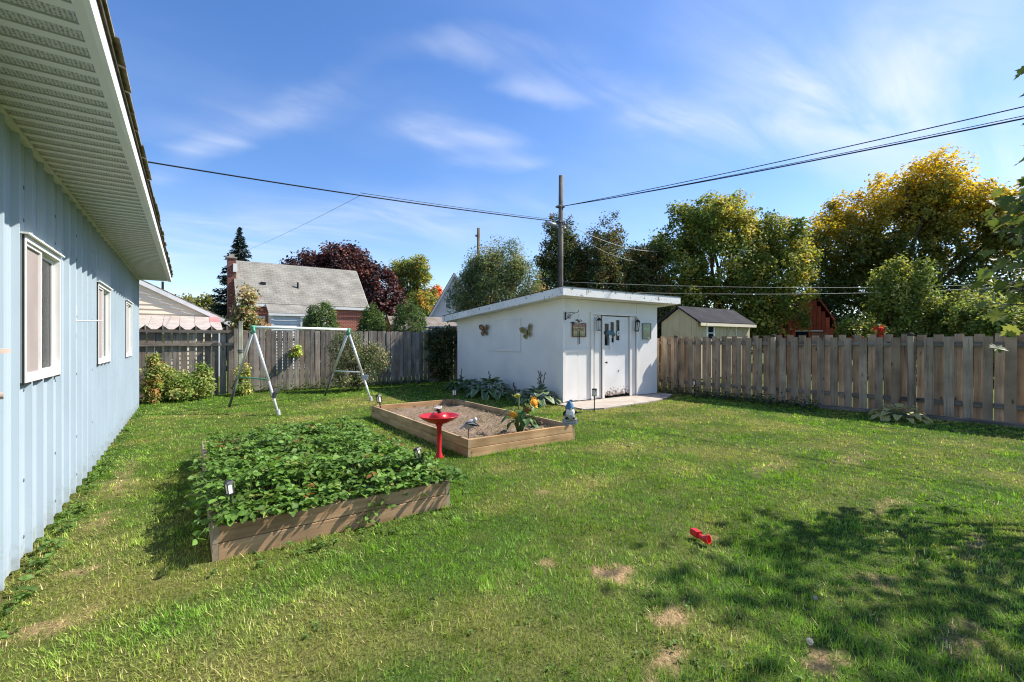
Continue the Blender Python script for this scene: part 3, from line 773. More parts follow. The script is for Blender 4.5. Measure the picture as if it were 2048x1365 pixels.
def vent_mat():
    m, nt, b = nodes_of('perforated_vent', 0.6, 0.3); N = nt.nodes.new; L = nt.links.new
    tc = N('ShaderNodeTexCoord'); mp = N('ShaderNodeMapping'); mp.inputs['Scale'].default_value = (62, 110, 1); L(tc.outputs['Object'], mp.inputs[0])
    vo = N('ShaderNodeTexVoronoi'); vo.inputs['Randomness'].default_value = 0.25; vo.inputs['Scale'].default_value = 1.0; L(mp.outputs[0], vo.inputs['Vector'])
    r = ramp(nt, [(0.34, (0.12, 0.125, 0.115)), (0.46, (0.52, 0.51, 0.46))]); L(vo.outputs[0], r.inputs[0]); L(r.outputs[0], b.inputs['Base Color'])
    return m


M_VENT = vent_mat()
build_house()


# ------------------------------------------------------------------ fences
def board_mesh(w, h, th, kind, seed):
    """upright board, a little uneven, top cut flat / dog-eared / worn"""
    r = random.Random(seed); c = .005; n = 5
    mb = MB(); rings = []
    bow = r.uniform(-.008, .008); lean = r.uniform(-.006, .006)
    for i in range(n):
        z = h * i / (n - 1); f = i / (n - 1); cx = lean * f * 2; cy = bow * math.sin(f * math.pi)
        ww = w * (1 - (0.02 * r.random())); e = 0
        if i == n - 1 and kind == 1: ww = w * .55
        if i == n - 2 and kind == 1: z = h - .035
        ring = [(-ww / 2 + c, -th / 2), (ww / 2 - c, -th / 2), (ww / 2, -th / 2 + c), (ww / 2, th / 2 - c), (ww / 2 - c, th / 2), (-ww / 2 + c, th / 2), (-ww / 2, th / 2 - c), (-ww / 2, -th / 2 + c)]
        tl = r.uniform(-.004, .004) if i == n - 1 else 0
        rings.append([(p + cx, q + cy, z + tl * (p / w)) for p, q in ring])
    vs = [p for rg in rings for p in rg]
    fs = [tuple(reversed(range(8))), tuple(range((n - 1) * 8, n * 8))]
    for i in range(n - 1):
        for k in range(8): fs.append((i * 8 + k, i * 8 + (k + 1) % 8, (i + 1) * 8 + (k + 1) % 8, (i + 1) * 8 + k))
    mb.add(vs, fs); return mb.mesh('board')


def build_right_fence():
    # local x runs along the fence (towards the shed), local -y... boards stand either side of the rails
    p0 = Vector((11.93, -1.2, 0)); p1 = Vector((11.24, 9.4, 0)); L = (p1 - p0).length; ang = math.atan2(p1.y - p0.y, p1.x - p0.x)
    t = thing('shadowbox_fence', 'grey weathered wooden fence of alternating boards along the far side of the lawn', 'fence', p0, ang)
    fr = [board_mesh(.142, 1.545, .02, 0, s) for s in range(6)]; bk = [board_mesh(.140, 1.60, .02, 0, 50 + s) for s in range(6)]
    x = .06; i = 0
    while x < L:
        # fence face towards the lawn is local +y
        o = obj('board', fr[i % 6], M_FENCE, t, (x + random.uniform(-.008, .008), .032, .03 + random.uniform(-.012, .012)), (0, random.uniform(-.006, .006), math.pi * (i % 2)), (random.uniform(.94, 1.05), 1, 1))
        xb = x + .13
        obj('board', bk[(i * 5 + 2) % 6], M_FENCE, t, (xb + random.uniform(-.008, .008), -.032, .03 + random.uniform(-.012, .012)), (0, random.uniform(-.006, .006), math.pi * (i % 2)), (random.uniform(.94, 1.05), 1, 1))
        x += .26; i += 1
    for z in (.30, 1.40): 
        obj('rail', MB().cbox(0, L, -.020, .020, z, z + .085), M_RAILX, t)
    obj('kick_board', MB().cbox(0, L, .0445, .066, .0, .085, .003), M_RAILX, t)
    # posts with worn round caps
    for Y in (-2.2 + 2.49, 2.76, 5.27, 7.82):
        xx = (Y - p0.y) / (p1.y - p0.y) * L
        po = obj('post', MB().cbox(xx - .045, xx + .045, -.018 + .0625, .072 + .0625, 0, 1.60, .008), M_FENCE, t)
        obj('post_cap', MB().lathe([(.048, 0), (.058, .012), (.058, .03), (.04, .055), (0, .07)], 10, (xx, .0895, 1.60)), M_MOSSW, po, smooth=True)
    # little mossy blocks between the board tops
    return t


def build_back_fence():
    t = thing('board_fence', 'tall silvery close-board fence behind the swing frame', 'fence', (1.10, 15.2, 0))
    bs = [board_mesh(.143, 1.80, .019, 1 if s % 3 == 0 else 0, 90 + s) for s in range(7)]
    x = .07; i = 0
    while x < 8.6:
        obj('board', bs[(i * 3) % 7], M_FENCEB, t, (x, 0, .03 + random.uniform(-.02, .02)), (random.uniform(-.006, .006), random.uniform(-.008, .008), math.pi * (i % 2)), (random.uniform(.94, 1.03), 1, 1))
        x += .1525; i += 1
    for z in (.35, 1.5): obj('rail', MB().cbox(0, 8.7, .022, .060, z, z + .09), M_RAILX, t)
    for xx in (0.0, 2.4, 4.8, 7.2): obj('post', MB().cbox(xx - .045, xx + .045, .062, .152, 0, 1.75), M_FENCEB, t)
    t = thing('railed_fence', 'old grey fence with two rails and pointed trim beside the blue house', 'fence', (-4.2, 15.0, 0))
    bs = [board_mesh(.150, 1.70, .019, 0, 190 + s) for s in range(6)]
    x = .08; i = 0
    while x < 5.25:
        obj('board', bs[(i * 5) % 6], M_FENCEB, t, (x, 0, .03 + random.uniform(-.02, .02)), (0, random.uniform(-.008, .008), math.pi * (i % 2)))
        x += .175; i += 1
    obj('rail', MB().cbox(0, 5.3, -.058, -.020, 1.36, 1.45), M_RAILX, t)
    obj('top_rail', MB().cbox(0, 5.3, -.075, -.02, 1.72, 1.79), M_RAILX, t)
    x = .1; tri = MB().prism([(-.14, 0), (.14, 0), (.018, .105), (-.018, .105)], -.012, .012, 'y').mesh('gable'); st = MB().cbox(-.013, .013, -.032, -.0125, 0, .13).mesh('stud')
    while x < 5.2:
        o = obj('pointed_cap', tri, M_MOSSW, t, (x, -.045, 1.792)); obj('cap_stud', st, M_FENCEB, o)
        x += .355
    for xx in (0.05, 2.7, 5.28): obj('post', MB().cbox(xx - .045, xx + .045, -.15, -.062 - .014, 0, 1.85), M_FENCEB, t)


build_right_fence(); build_back_fence()


# ------------------------------------------------------------------ white shed
def build_shed():
    X0, X1, Y0, Y1 = 7.24, 10.78, 8.10, 13.3
    t = thing('garden_shed', 'white painted wooden shed with flat sloping roof and peeling paint', 'shed', (X0, Y0, 0))
    W, D = X1 - X0, Y1 - Y0
    zf = lambda y: 2.52 - .068 * y                 # underside of the roof
    # walls (local: x along the front, y back)
    obj('side_wall', MB().prism([(0, .03), (D, .03), (D, zf(D)), (0, zf(0))], 0, .06, 'x'), M_SHEDW, t)
    obj('side_wall', MB().prism([(0, .03), (D, .03), (D, zf(D)), (0, zf(0))], W - .06, W, 'x'), M_SHEDW, t)
    obj('back_wall', MB().box(.061, W - .061, D - .06, D, .03, zf(D) - .002), M_SHEDW, t)
    # front: sheets, a post between, the door bay set back
    bay0, bay1 = .96, 2.66
    obj('front_panel', MB().box(.061, bay0, 0, .05, 1.27, zf(0) - .004), M_SHEDW, t)
    obj('front_panel', MB().box(.061, .485, .004, .05, .06, 1.262), M_SHEDW, t)
    obj('front_panel', MB().box(.493, bay0, .006, .05, .05, 1.262), M_SHEDW, t)
    obj('front_panel', MB().box(bay1, W - .061, 0, .05, .04, zf(0) - .004), M_SHEDW, t)
    obj('front_panel', MB().box(bay0 + .001, bay1 - .001, .012, .05, 2.16, zf(0) - .006), M_SHEDW, t)
    obj('trim_board', MB().box(.02, bay0 - .06, -.018, -.001, 1.24, 1.30), M_SHEDW, t)
    obj('corner_board', MB().box(-.012, .07, -.016, -.0012, .05, 1.24), M_SHEDW, t)
    for a, b, z1 in ((bay0 - .058, bay0 + .022, 2.16), (1.31, 1.385, 2.14), (2.36, 2.43, 2.14), (bay1 - .02, bay1 + .035, 2.14)):
        obj('trim_board', MB().box(a, b, -.032, -.0012, .045, z1), M_SHEDW, t)
    obj('trim_board', MB().box(bay0 - .058, bay1 + .035, -.038, -.0014, 2.161, 2.225), M_SHEDW, t)
    obj('side_light', MB().box(bay0 + .023, 1.309, .02, .05, .05, 2.159), M_SHEDW, t)
    obj('side_light', MB().box(2.431, bay1 - .021, .02, .05, .05, 2.159), M_SHEDW, t)
    obj('batten', MB().box(1.06, 1.21, -.006, .0195, .10, 2.10), M_SHEDW, t)
    # interior shadow, put in as a near-black sheet behind the door panes
    obj('dark_backing', MB().box(1.2, 2.5, .5, .52, .03, 2.2), M_DARK, t)
    # door with three stepped narrow panes, its foot worn
    dr = obj('door', None and 0 or door_mesh(1.388, 2.358, .105, 2.135), M_DOORP, t, (0, .016, 0))
    for i, (xa, za) in enumerate(((1.43, 1.40), (1.645, 1.46), (1.86, 1.52))):
        obj('pane', MB().box(xa + .004, xa + .126, .010, .014, za + .004, za + .526), M_GLASS, dr)
        obj('pane_frame', MB().box(xa - .012, xa, -.008, -.0005, za - .012, za + .542).box(xa + .13, xa + .142, -.008, -.0005, za - .012, za + .542).box(xa, xa + .13, -.008, -.0005, za - .012, za).box(xa, xa + .13, -.008, -.0005, za + .53, za + .542), M_BLACK if i == 0 else M_DOORP, dr)
    obj('knob', MB().lathe([(.012, 0), (.012, .03), (.026, .04), (.026, .055), (0, .065)], 10).xf(Matrix.Translation((1.46, -.0005, .95)) @ Matrix.Rotation(R(90), 4, 'X')), M_BLACK, dr)
    obj('lock', MB().lathe([(.018, 0), (.018, .01), (0, .012)], 10).xf(Matrix.Translation((1.96, -.0005, .72)) @ Matrix.Rotation(R(90), 4, 'X')), M_BLACK, dr)
    # covered window on the side wall
    pn = obj('boarded_window', MB().box(-.02, -.001, 1.69, 3.04, 1.24, 2.09), M_SHEDW, t)
    obj('sill', MB().box(-.034, -.0012, 1.66, 3.07, 1.215, 1.239), M_SHEDW, pn)
    obj('trim_strip', MB().box(-.028, -.0012, 1.665, 1.689, 1.24, 2.09).box(-.028, -.0012, 1.665, 3.06, 2.0905, 2.112), M_SHEDW, pn)
    # roof slab, felt and fascia boards
    a, b, c, d = -.36, W + .50, -.41, D + .38
    s = .068
    obj('roof_deck', MB().add([(a + .026, c + .026, zf(c) + .002), (b - .026, c + .026, zf(c) + .002), (b - .026, d, zf(d) + .002), (a + .026, d, zf(d) + .002),
                               (a + .026, c + .026, zf(c) + .17), (b - .026, c + .026, zf(c) + .17), (b - .026, d, zf(d) + .17), (a + .026, d, zf(d) + .17)], [(3, 2, 1, 0), (4, 5, 6, 7), (0, 1, 5, 4), (1, 2, 6, 5), (2, 3, 7, 6), (3, 0, 4, 7)]), M_SHEDW, t)
    obj('roof_felt', MB().add([(a - .012, c - .012, zf(c) + .185), (b + .012, c - .012, zf(c) + .185), (b + .012, d + .01, zf(d) + .185), (a - .012, d + .01, zf(d) + .185),
                               (a - .012, c - .012, zf(c) + .197), (b + .012, c - .012, zf(c) + .197), (b + .012, d + .01, zf(d) + .197), (a - .012, d + .01, zf(d) + .197)], [(3, 2, 1, 0), (4, 5, 6, 7), (0, 1, 5, 4), (1, 2, 6, 5), (2, 3, 7, 6), (3, 0, 4, 7)]), M_ROOFB, t)
    obj('fascia', MB().box(a, b, c, c + .024, zf(c) - .012, zf(c) + .183), M_SHEDF, t)
    for xx in (a, b - .024):
        obj('fascia', MB().prism([(c + .0245, zf(c) - .01), (d, zf(d) - .01), (d, zf(d) + .182), (c + .0245, zf(c) + .182)], xx, xx + .024, 'x'), M_SHEDF, t)
    obj('floor_slab', MB().box(-.03, W + .02, -.02, D, -.06, .029), M_CONC, t)

    # things hung on the shed --------------------------------------------------
    def butterfly(y, z, c1, c2, label, tilt):
        bt = thing('butterfly_ornament', label, 'ornament', (X0 - .012, y, z), 0, 'butterflies on the shed wall')
        m1 = plain('wing_' + str(len(MATS)), c1, .5, .3, 30); m2 = plain('wing_edge_' + str(len(MATS)), c2, .5, .2, 30)
        up = [(.012, .02), (.06, .15), (.16, .20), (.25, .17), (.23, .07), (.12, .0)]; lo = [(.012, -.005), (.12, -.002), (.18, -.05), (.15, -.12), (.085, -.155), (.04, -.09)]
        for sgn in (-1, 1):
            for nm, out in (('upper_wing', up), ('lower_wing', lo)):
                mb = MB().prism([(p * sgn, q) for p, q in out][::sgn], -.014 if nm == 'upper_wing' else -.009, -.010 if nm == 'upper_wing' else -.005, 'x')
                mb.xf(Matrix.Rotation(sgn * R(16), 4, 'Z') @ Matrix.Rotation(R(tilt), 4, 'X'))
                w = obj(nm, mb, m1, bt)
                cx = sum(p for p, q in out) / len(out); cz = sum(q for p, q in out) / len(out)
                ins = [(cx + (p - cx) * .55, cz + (q - cz) * .55) for p, q in out]
                m_ = MB().prism([(p * sgn, q) for p, q in ins][::sgn], -.018 if nm == 'upper_wing' else -.013, -.0145 if nm == 'upper_wing' else -.0095, 'x')
                m_.xf(Matrix.Rotation(sgn * R(16), 4, 'Z') @ Matrix.Rotation(R(tilt), 4, 'X')); obj('wing_patch', m_, m2, w)
        obj('body', MB().tube([(-.012, 0, -.07), (-.016, 0, .0), (-.014, 0, .06)], [.006, .013, .009], 8), M_BLACK, bt)
        obj('antennae', MB().tube([(-.014, 0, .06), (-.02, .05, .15)], .003, 4).tube([(-.014, 0, .06), (-.02, -.05, .15)], .003, 4), M_BLACK, bt)
    butterfly(11.55, 1.80, (.10, .045, .02), (.33, .15, .05), 'dark brown and orange butterfly ornament on the white shed wall', 0)
    butterfly(9.45, 1.72, (.30, .22, .07), (.12, .14, .05), 'yellow green butterfly ornament tilted on the white shed wall', -14)
    # scroll bracket, bird chime
    br = thing('scroll_bracket', 'black wrought iron scroll bracket at the shed front corner', 'bracket', (7.30, Y0 - .018, 2.02))
    obj('back_plate', MB().box(-.018, .018, -.012, 0, -.02, .17), M_BLACK, br)
    obj('arm', MB().tube([(0, -.012, .14), (0, -.2, .145), (.02, -.36, .13), (.02, -.42, .16), (.02, -.44, .20)], .007, 6), M_BLACK, br)
    sp = [(0, -.14 + .07 * (1 - k / 26) * math.cos(k * .55), .05 + .07 * (1 - k / 26) * math.sin(k * .55)) for k in range(22)]
    obj('scroll', MB().tube([(0, -.012, .0)] + sp[::-1], .006, 5).tube([(0, -.02, .01), (0, -.18, .08), (0, -.33, .13)], .006, 5), M_BLACK, br)
    ch = thing('wind_chime', 'dark bird shaped wind chime hanging from the scroll bracket', 'wind chime', (7.32, Y0 - .43, 1.93))
    obj('hook', MB().tube([(0, 0, .22), (0, 0, .02)], .003, 4), M_BLACK, ch)
    obj('bird', MB().lathe([(0, -.11), (.02, -.1), (.04, -.05), (.048, 0), (.04, .05), (.02, .08), (0, .085)], 10).xf(Matrix.Rotation(R(75), 4, 'Y')), M_CHB, ch, smooth=True)
    obj('head', MB().lathe([(0, -.03), (.02, -.024), (.03, 0), (.02, .024), (0, .03)], 10, (.085, 0, .04)), M_BLACK, ch, smooth=True)
    obj('wing', MB().prism([(-.16, .05), (-.08, .07), (.03, .02), (-.03, -.01)], -.07, -.062, 'y'), M_BLACK, ch)
    obj('wing', MB().prism([(-.2, .0), (-.08, .02), (.01, -.03), (-.08, -.05)], .06, .068, 'y'), M_BLACK, ch)
    for k, (dx, l) in enumerate(((-.02, .42), (.05, .40), (.015, .36))):
        obj('chime_tube', MB().tube([(dx, .02 * (k - 1), -.2), (dx, .02 * (k - 1), -.2 - l * .75)], .009, 8), M_BLACK, ch)
        obj('chime_string', MB().tube([(dx * .3, 0, -.04), (dx, .02 * (k - 1), -.2)], .0015, 3), M_BLACK, ch)
    # ornate picture sign
    s1 = thing('garden_sign', 'ornate cream and brown sign with swirled lettering on the shed front', 'sign', (7.52, Y0 - .004, 1.60))
    obj('frame', MB().box(0, .46, -.026, -.001, 0, .022).box(0, .46, -.026, -.001, .318, .34).box(0, .022, -.026, -.001, .022, .318).box(.438, .46, -.026, -.001, .022, .318), M_SIGNF, s1)
    obj('face', MB().box(.022, .438, -.014, -.001, .022, .318), M_SIGNC, s1)
    obj('band', MB().box(.03, .43, -.018, -.0145, .245, .31), M_SIGNR, s1)
    rr = random.Random(4)
    sw = MB()
    for k in range(7):
        cx = .06 + k * .053
        for j in range(2):
            a0 = rr.uniform(0, 6); pts = [(cx + .021 * math.cos(a0 + q * .8) * (1 + .2 * j), -.0165, .175 + (.034 - .008 * j) * math.sin(a0 + q * .8) + .012 * (k % 2)) for q in range(6)]
            sw.tube(pts, .0042, 4)
    obj('lettering', sw, M_SIGNF, s1)
    fl = MB()
    for k in range(9): fl.tube([(.05 + k * .043, -.0165, .03), (.055 + k * .043 + rr.uniform(-.02, .02), -.0165, rr.uniform(.07, .11))], .005, 4)
    obj('painted_stems', fl, M_SIGNG, s1)
    # right hand picture
    s2 = thing('garden_picture', 'pale green framed picture on the right of the shed door', 'picture', (10.12, Y0 - .004, 1.55))
    obj('frame', MB().box(0, .36, -.032, -.001, 0, .025).box(0, .36, -.032, -.001, .415, .44).box(0, .025, -.032, -.001, .025, .415).box(.335, .36, -.032, -.001, .025, .415), M_SIGND, s2)
    obj('canvas', MB().box(.025, .335, -.02, -.001, .025, .415), M_SIGNL, s2)
    fl = MB()
    for k in range(6):
        x = .06 + k * .046; fl.tube([(x, -.0225, .05), (x + rr.uniform(-.02, .02), -.0225, rr.uniform(.15, .22))], .006, 4)
        fl.lathe([(.02, 0), (.02, .003)], 7).xf(Matrix.Translation((x + rr.uniform(-.01, .01), -.021, rr.uniform(.15, .24))) @ Matrix.Rotation(R(90), 4, 'X'), len(fl.v) - 14)
    obj('painted_flowers', fl, M_SIGNC, s2)
    # lanterns
    for xx, lab, tl in ((8.33, 'black cage lantern on the left of the shed door', 0), (9.76, 'black cage lantern hanging tilted on the right of the shed door', 9)):
        ln = thing('wall_lantern', lab, 'lantern', (xx, Y0 - .045, 1.76), 0, 'lanterns beside the shed door'); ln.rotation_euler = (0, R(tl), 0)
        obj('lantern_cap', MB().lathe([(.085, 0), (.09, .015), (.045, .055), (.015, .065), (.015, .085)], 4, (0, -.07, .25)), M_BLACK, ln)
        obj('lantern_base', MB().lathe([(.07, 0), (.075, .02)], 4, (0, -.07, -.001)), M_BLACK, ln)
        for k in range(8):
            a = k * math.pi / 4; rr_ = .07 if k % 2 == 0 else .05
            obj('lantern_bar', MB().tube([(rr_ * math.cos(a), -.07 + rr_ * math.sin(a), .02), (rr_ * math.cos(a), -.07 + rr_ * math.sin(a), .25)], .006, 4), M_BLACK, ln)
        obj('candle', MB().lathe([(.024, 0), (.024, .11), (.008, .115), (.004, .13)], 10, (0, -.07, .0195)), M_FROST, ln)
        obj('wall_hook', MB().tube([(0, .04, .30), (0, -.03, .36), (0, -.07, .335)], .006, 5), M_BLACK, ln)
    # decorations hanging on the door panes
    bd = thing('door_plaque', 'teal and black plaque hung across the door panes', 'ornament', (8.78, Y0 - .02, 1.71))
    obj('plate', MB().prism([(-.1, .03), (.05, .06), (.19, .0), (.23, -.04), (.2, -.09), (.02, -.03), (-.1, -.05)], -.03, -.012, 'y'), M_TEAL, bd)
    obj('tail', MB().prism([(-.19, .035), (-.1, .03), (-.1, -.05), (-.18, -.03)], -.028, -.010, 'y'), M_BLACK, bd)
    for xx, zz, lab in ((8.86, 1.62, 'white round rosette hung beside the middle door pane'), (9.16, 1.70, 'pale ring ornament hung over the last door pane')):
        rs = thing('rosette', lab, 'ornament', (xx, Y0 - .012, zz), 0, 'rosettes on the shed door')
        obj('ring', MB().lathe([(.04, -.01), (.062, -.004), (.062, .004), (.04, .01)], 16).xf(Matrix.Rotation(R(90), 4, 'X')), M_TRIMW, rs, smooth=True)
        obj('centre', MB().lathe([(.03, -.006), (.028, .012), (0, .016)], 12).xf(Matrix.Rotation(R(90), 4, 'X')), M_FROST if xx < 9 else M_STONE, rs)
        if xx < 9: obj('ribbon', MB().prism([(-.03, -.05), (.03, -.05), (.045, -.33), (0, -.30), (-.025, -.34)], -.006, .002, 'y'), M_TRIMW, rs)


def door_mesh(x0, x1, z0, z1):
    """door slab with the three openings cut and a ragged lower edge"""
    xs = [x0, 1.43, 1.56, 1.645, 1.775, 1.86, 1.99, x1]; holes = {1: (1.40, 1.93), 3: (1.46, 1.99), 5: (1.52, 2.05)}
    mb = MB(); r = random.Random(3)
    for i in range(len(xs) - 1):
        if i in holes:
            mb.box(xs[i], xs[i + 1], 0, .04, .22, holes[i][0]); mb.box(xs[i], xs[i + 1], 0, .04, holes[i][1], z1)
        else: mb.box(xs[i], xs[i + 1], 0, .04, .22, z1)
    n = 26
    for k in range(n):
        a = x0 + (x1 - x0) * k / n; b = x0 + (x1 - x0) * (k + 1) / n
        f = (k + .5) / n; base = .105 - .03 * math.sin(f * 3.1) + r.uniform(0, .05) * (.3 + f)
        mb.box(a, b, .003 * (k % 2), .038, base, .22)
    return mb


M_CHB = plain('pale_bird_paint', (0.35, 0.35, 0.35), .5, .3, 30)
M_SIGNF = plain('sign_brown', (0.16, 0.085, 0.04), .6, .2, 30); M_SIGNC = plain('sign_cream', (0.50, 0.40, 0.22), .6, .2, 20); M_SIGNR = plain('sign_rose', (0.36, 0.20, 0.15), .6, .2, 20); M_SIGNG = plain('sign_green', (0.22, 0.26, 0.08), .6, .2, 20)
M_SIGND = plain('picture_frame', (0.20, 0.20, 0.16), .6, .2, 20); M_SIGNL = plain('picture_green', (0.40, 0.45, 0.27), .6, .25, 14)
M_TEAL = plain('teal_paint', (0.06, 0.14, 0.18), .5, .3, 20)
build_shed()


def build_pad():
    t = thing('concrete_path', 'cracked tan concrete slab in front of the shed door', 'path'); t['kind'] = 'structure'
    a = [(7.02, 8.07), (6.98, 7.12), (7.45, 6.98), (8.55, 7.05), (8.85, 7.35), (8.9, 8.07)]
    b = [(8.915, 8.07), (8.865, 7.36), (8.56, 7.04), (9.4, 7.12), (10.3, 7.38), (10.95, 7.72), (11.02, 8.07)]
    for p in (a, b):
        q = [(x, y) for x, y in p]
        obj('slab', MB().prism(q[::-1], -.05, .03, 'z'), M_CONC, t)


build_pad()


# ------------------------------------------------------------------ raised beds
def raised_bed(name, label, x0, x1, y0, y1, h, mx, my, soil_z, post):
    t = thing(name, label, 'raised bed', (x0, y0, 0))
    w, d = x1 - x0, y1 - y0; th = .038; hh = h / 2
    for k in range(2):
        z0, z1 = k * hh + (.002 if k else -.03), (k + 1) * hh - .002
        obj('plank', MB().cbox(th + .001, w - th - .001, .002 * k, th + .002 * k, z0, z1), mx, t)
        obj('plank', MB().cbox(th + .001, w - th - .001, d - th, d, z0, z1), mx, t)
        obj('plank', MB().cbox(.002 * k, th + .002 * k - .001, 0, d, z0, z1), my, t)
        obj('plank', MB().cbox(w - th, w - .002 * k, 0, d, z0, z1), my, t)
    for (px, py) in ((th + .002, th + .004), (w - th - .062, th + .004), (th + .002, d - th - .062), (w - th - .062, d - th - .062)):
        obj('corner_post', MB().cbox(px, px + .06, py, py + .058, 0, h - .012), mx, t)
    # soil
    nx, ny = 46, 80
    xs = np.linspace(th, w - th, nx); ys = np.linspace(th, d - th, ny); X, Y = np.meshgrid(xs, ys, indexing='ij')
    Z = soil_z + .05 * (fbm(X + x0, Y + y0, 3, 31) - .5) + .04 * (fbm(X + x0, Y + y0, 14, 35, 2) - .5)
    i = np.arange(nx * ny).reshape(nx, ny); F = np.stack([i[:-1, :-1], i[1:, :-1], i[1:, 1:], i[:-1, 1:]], -1).reshape(-1, 4)
    obj('soil', np_mesh('soil', np.stack([X, Y, Z], -1).reshape(-1, 3), F, None, True), M_SOIL, t)
    return t


raised_bed('raised_bed', 'weathered two-plank raised bed overflowing with strawberry plants', .13, 1.93, 3.69, 6.93, .235, M_BEDOX, M_BEDOY, .17, 1)
raised_bed('raised_bed', 'pale timber raised bed of dry soil with a red birdbath beside it', 2.92, 4.78, 5.08, 8.87, .235, M_BEDX, M_BEDY, .135, 1)


def build_strawberries():
    rng = np.random.default_rng(17)
    x0, x1, y0, y1 = .13, 1.93, 3.69, 6.93
    V = []; F = []; C = []; St = MB()
    out = np.array([(0, 0), (.20, .18), (.36, .45), (.34, .70), (.18, .94), (0, 1.10), (-.18, .94), (-.34, .70), (-.36, .45), (-.20, .18)])
    def leaflet(c, d, nrm, L, col):
        d = d / np.linalg.norm(d); s = np.cross(d, nrm); s /= np.linalg.norm(s); n = np.cross(s, d); o = len(V)
        for a, b in out:
            V.append(c + s * a * L * .98 + d * b * L + n * (abs(a) * .32 * L - .10 * b * b * L)); C.append(col * (0.9 + .2 * rng.random()))
        m = len(V); V.append(c + d * .55 * L - n * .02 * L); C.append(col * 1.12)
        for k in range(10): F.append((o + k, o + (k + 1) % 10, m))
    def leaf(p, base, L, tone):
        az = rng.uniform(0, 6.28)
        up = np.array([0, 0, 1.]) + rng.normal(size=3) * .5; up /= np.linalg.norm(up)
        d0 = np.array([math.cos(az), math.sin(az), -.12])
        col = np.array([.105, .19, .036]) * tone
        if rng.random() < .008: col = np.array([.22, .09, .03])
        elif rng.random() < .04: col = np.array([.22, .24, .06])
        for da in (-1.75, 0, 1.75):
            d = np.array([math.cos(az + da), math.sin(az + da), -.10 + rng.normal() * .15])
            leaflet(p + d * .004, d, up, L * rng.uniform(.85, 1.1), col)
        St.tube([tuple(base), tuple((base + p) / 2 + np.array([0, 0, .02])), tuple(p)], .0022, 3, False)
    n = 5200
    for i in range(n):
        x, y = rng.uniform(x0 + .03, x1 - .02), rng.uniform(y0 - .035, y1 - .06)
        fy = (y - y0) / (y1 - y0)
        if fbm(np.array([x]), np.array([y]), 1.6, 71)[0] < .36 and rng.random() < .6: continue
        if y > y1 - .5 and x < 1.0 and rng.random() < .75: continue
        if y > y1 - .9 and x < 1.2 and rng.random() < .35: continue
        top = .17 + (.29 - .08 * fy) * (0.40 + 1.2 * fbm(np.array([x]), np.array([y]), 2.6, 72)[0])
        z = .19 + (top - .19) * rng.random() ** .45
        if y < y0 + .06: z = rng.uniform(.25, .30)
        elif y < y0 + .3: z = min(z, rng.uniform(.27, .36))
        z = max(z, .25 if x < x0 + .08 or x > x1 - .08 or y < y0 + .08 else .19)
        b = np.array([x + rng.normal() * .06, y + rng.normal() * .06, .16]); b[0] = min(max(b[0], x0 + .06), x1 - .06); b[1] = min(max(b[1], y0 + .08), y1 - .06)
        leaf(np.array([x, y, z]), b, rng.uniform(.034, .060) * (1.12 if fy < .3 else 1.0), rng.uniform(.6, 1.6))
    # sprays leaning over the left side, the front and the front corner
    for cx, cy, k, dx, dy in ((x0, 4.5, 44, -.09, 0), (x0, 4.1, 16, -.07, 0), (x1, 3.85, 46, .10, .02), (x1, 4.6, 40, .10, 0), (1.6, y0, 10, 0, -.04), (x0, 5.4, 26, -.07, 0)):
        for i in range(k):
            f = rng.random(); px = cx + dx * f + rng.normal() * (.30 if dx == 0 else .03); py = cy + dy * f + rng.normal() * (.32 if dy == 0 or abs(dx) > .05 else .02)
            if dx == 0: py = min(py, y0 - .012) if False else y0 + dy * f + .05
            py = max(py, y0 - .09); z = .30 - .20 * f * f + rng.uniform(-.03, .06)
            px = min(px, x1 + .14)
            leaf(np.array([px, py, max(z, .06)]), np.array([min(max(cx - dx * .6, x0 + .06), x1 - .06), max(cy, y0 + .08) if dy == 0 else y0 + .1, .18]), rng.uniform(.040, .062), rng.uniform(.75, 1.35))
    # a runner hanging over the front plank
    for px, pz in ((1.20, .20), (1.26, .16), (1.23, .11), (1.30, .19), (1.36, .13), (1.17, .09), (1.12, .06), (1.19, .05)):
        leaf(np.array([px, y0 - .035, pz]), np.array([1.25, y0 + .05, .24]), .045, rng.uniform(.8, 1.2))
    me = np_mesh('strawberry', np.array(V), np.array(F), np.array(C), True)
    t = thing('strawberry_plants', 'dense bright green strawberry plants filling the nearer raised bed', 'strawberry plants'); t['kind'] = 'stuff'
    a = obj('leaves', me, M_STRAW, t); a['kind'] = 'stuff'
    b = obj('stalks', St, M_STEM, t); b['kind'] = 'stuff'
    # seed grass standing among them at the back
    n = 2600; X = rng.uniform(x0 + .1, x1 - .2, n); Y = rng.uniform(5.4, y1 - .05, n)
    P = np.stack([X, Y, .2 + .05 * rng.random(n)], 1); D = np.array([0, 0, 1.]) + rng.normal(size=(n, 3)) * .4
    col = np.where(rng.random((n, 1)) < .4, np.array([.30, .26, .10]), np.array([.10, .16, .035])) * rng.uniform(.7, 1.2, (n, 1))
    c = obj('tall_grass', leaves_mesh('tall_grass', P, rng.normal(size=(n, 3)), rng.uniform(.08, .2, n), .006, col, D, rng=rng), M_GRASS, t); c['kind'] = 'stuff'


build_strawberries()


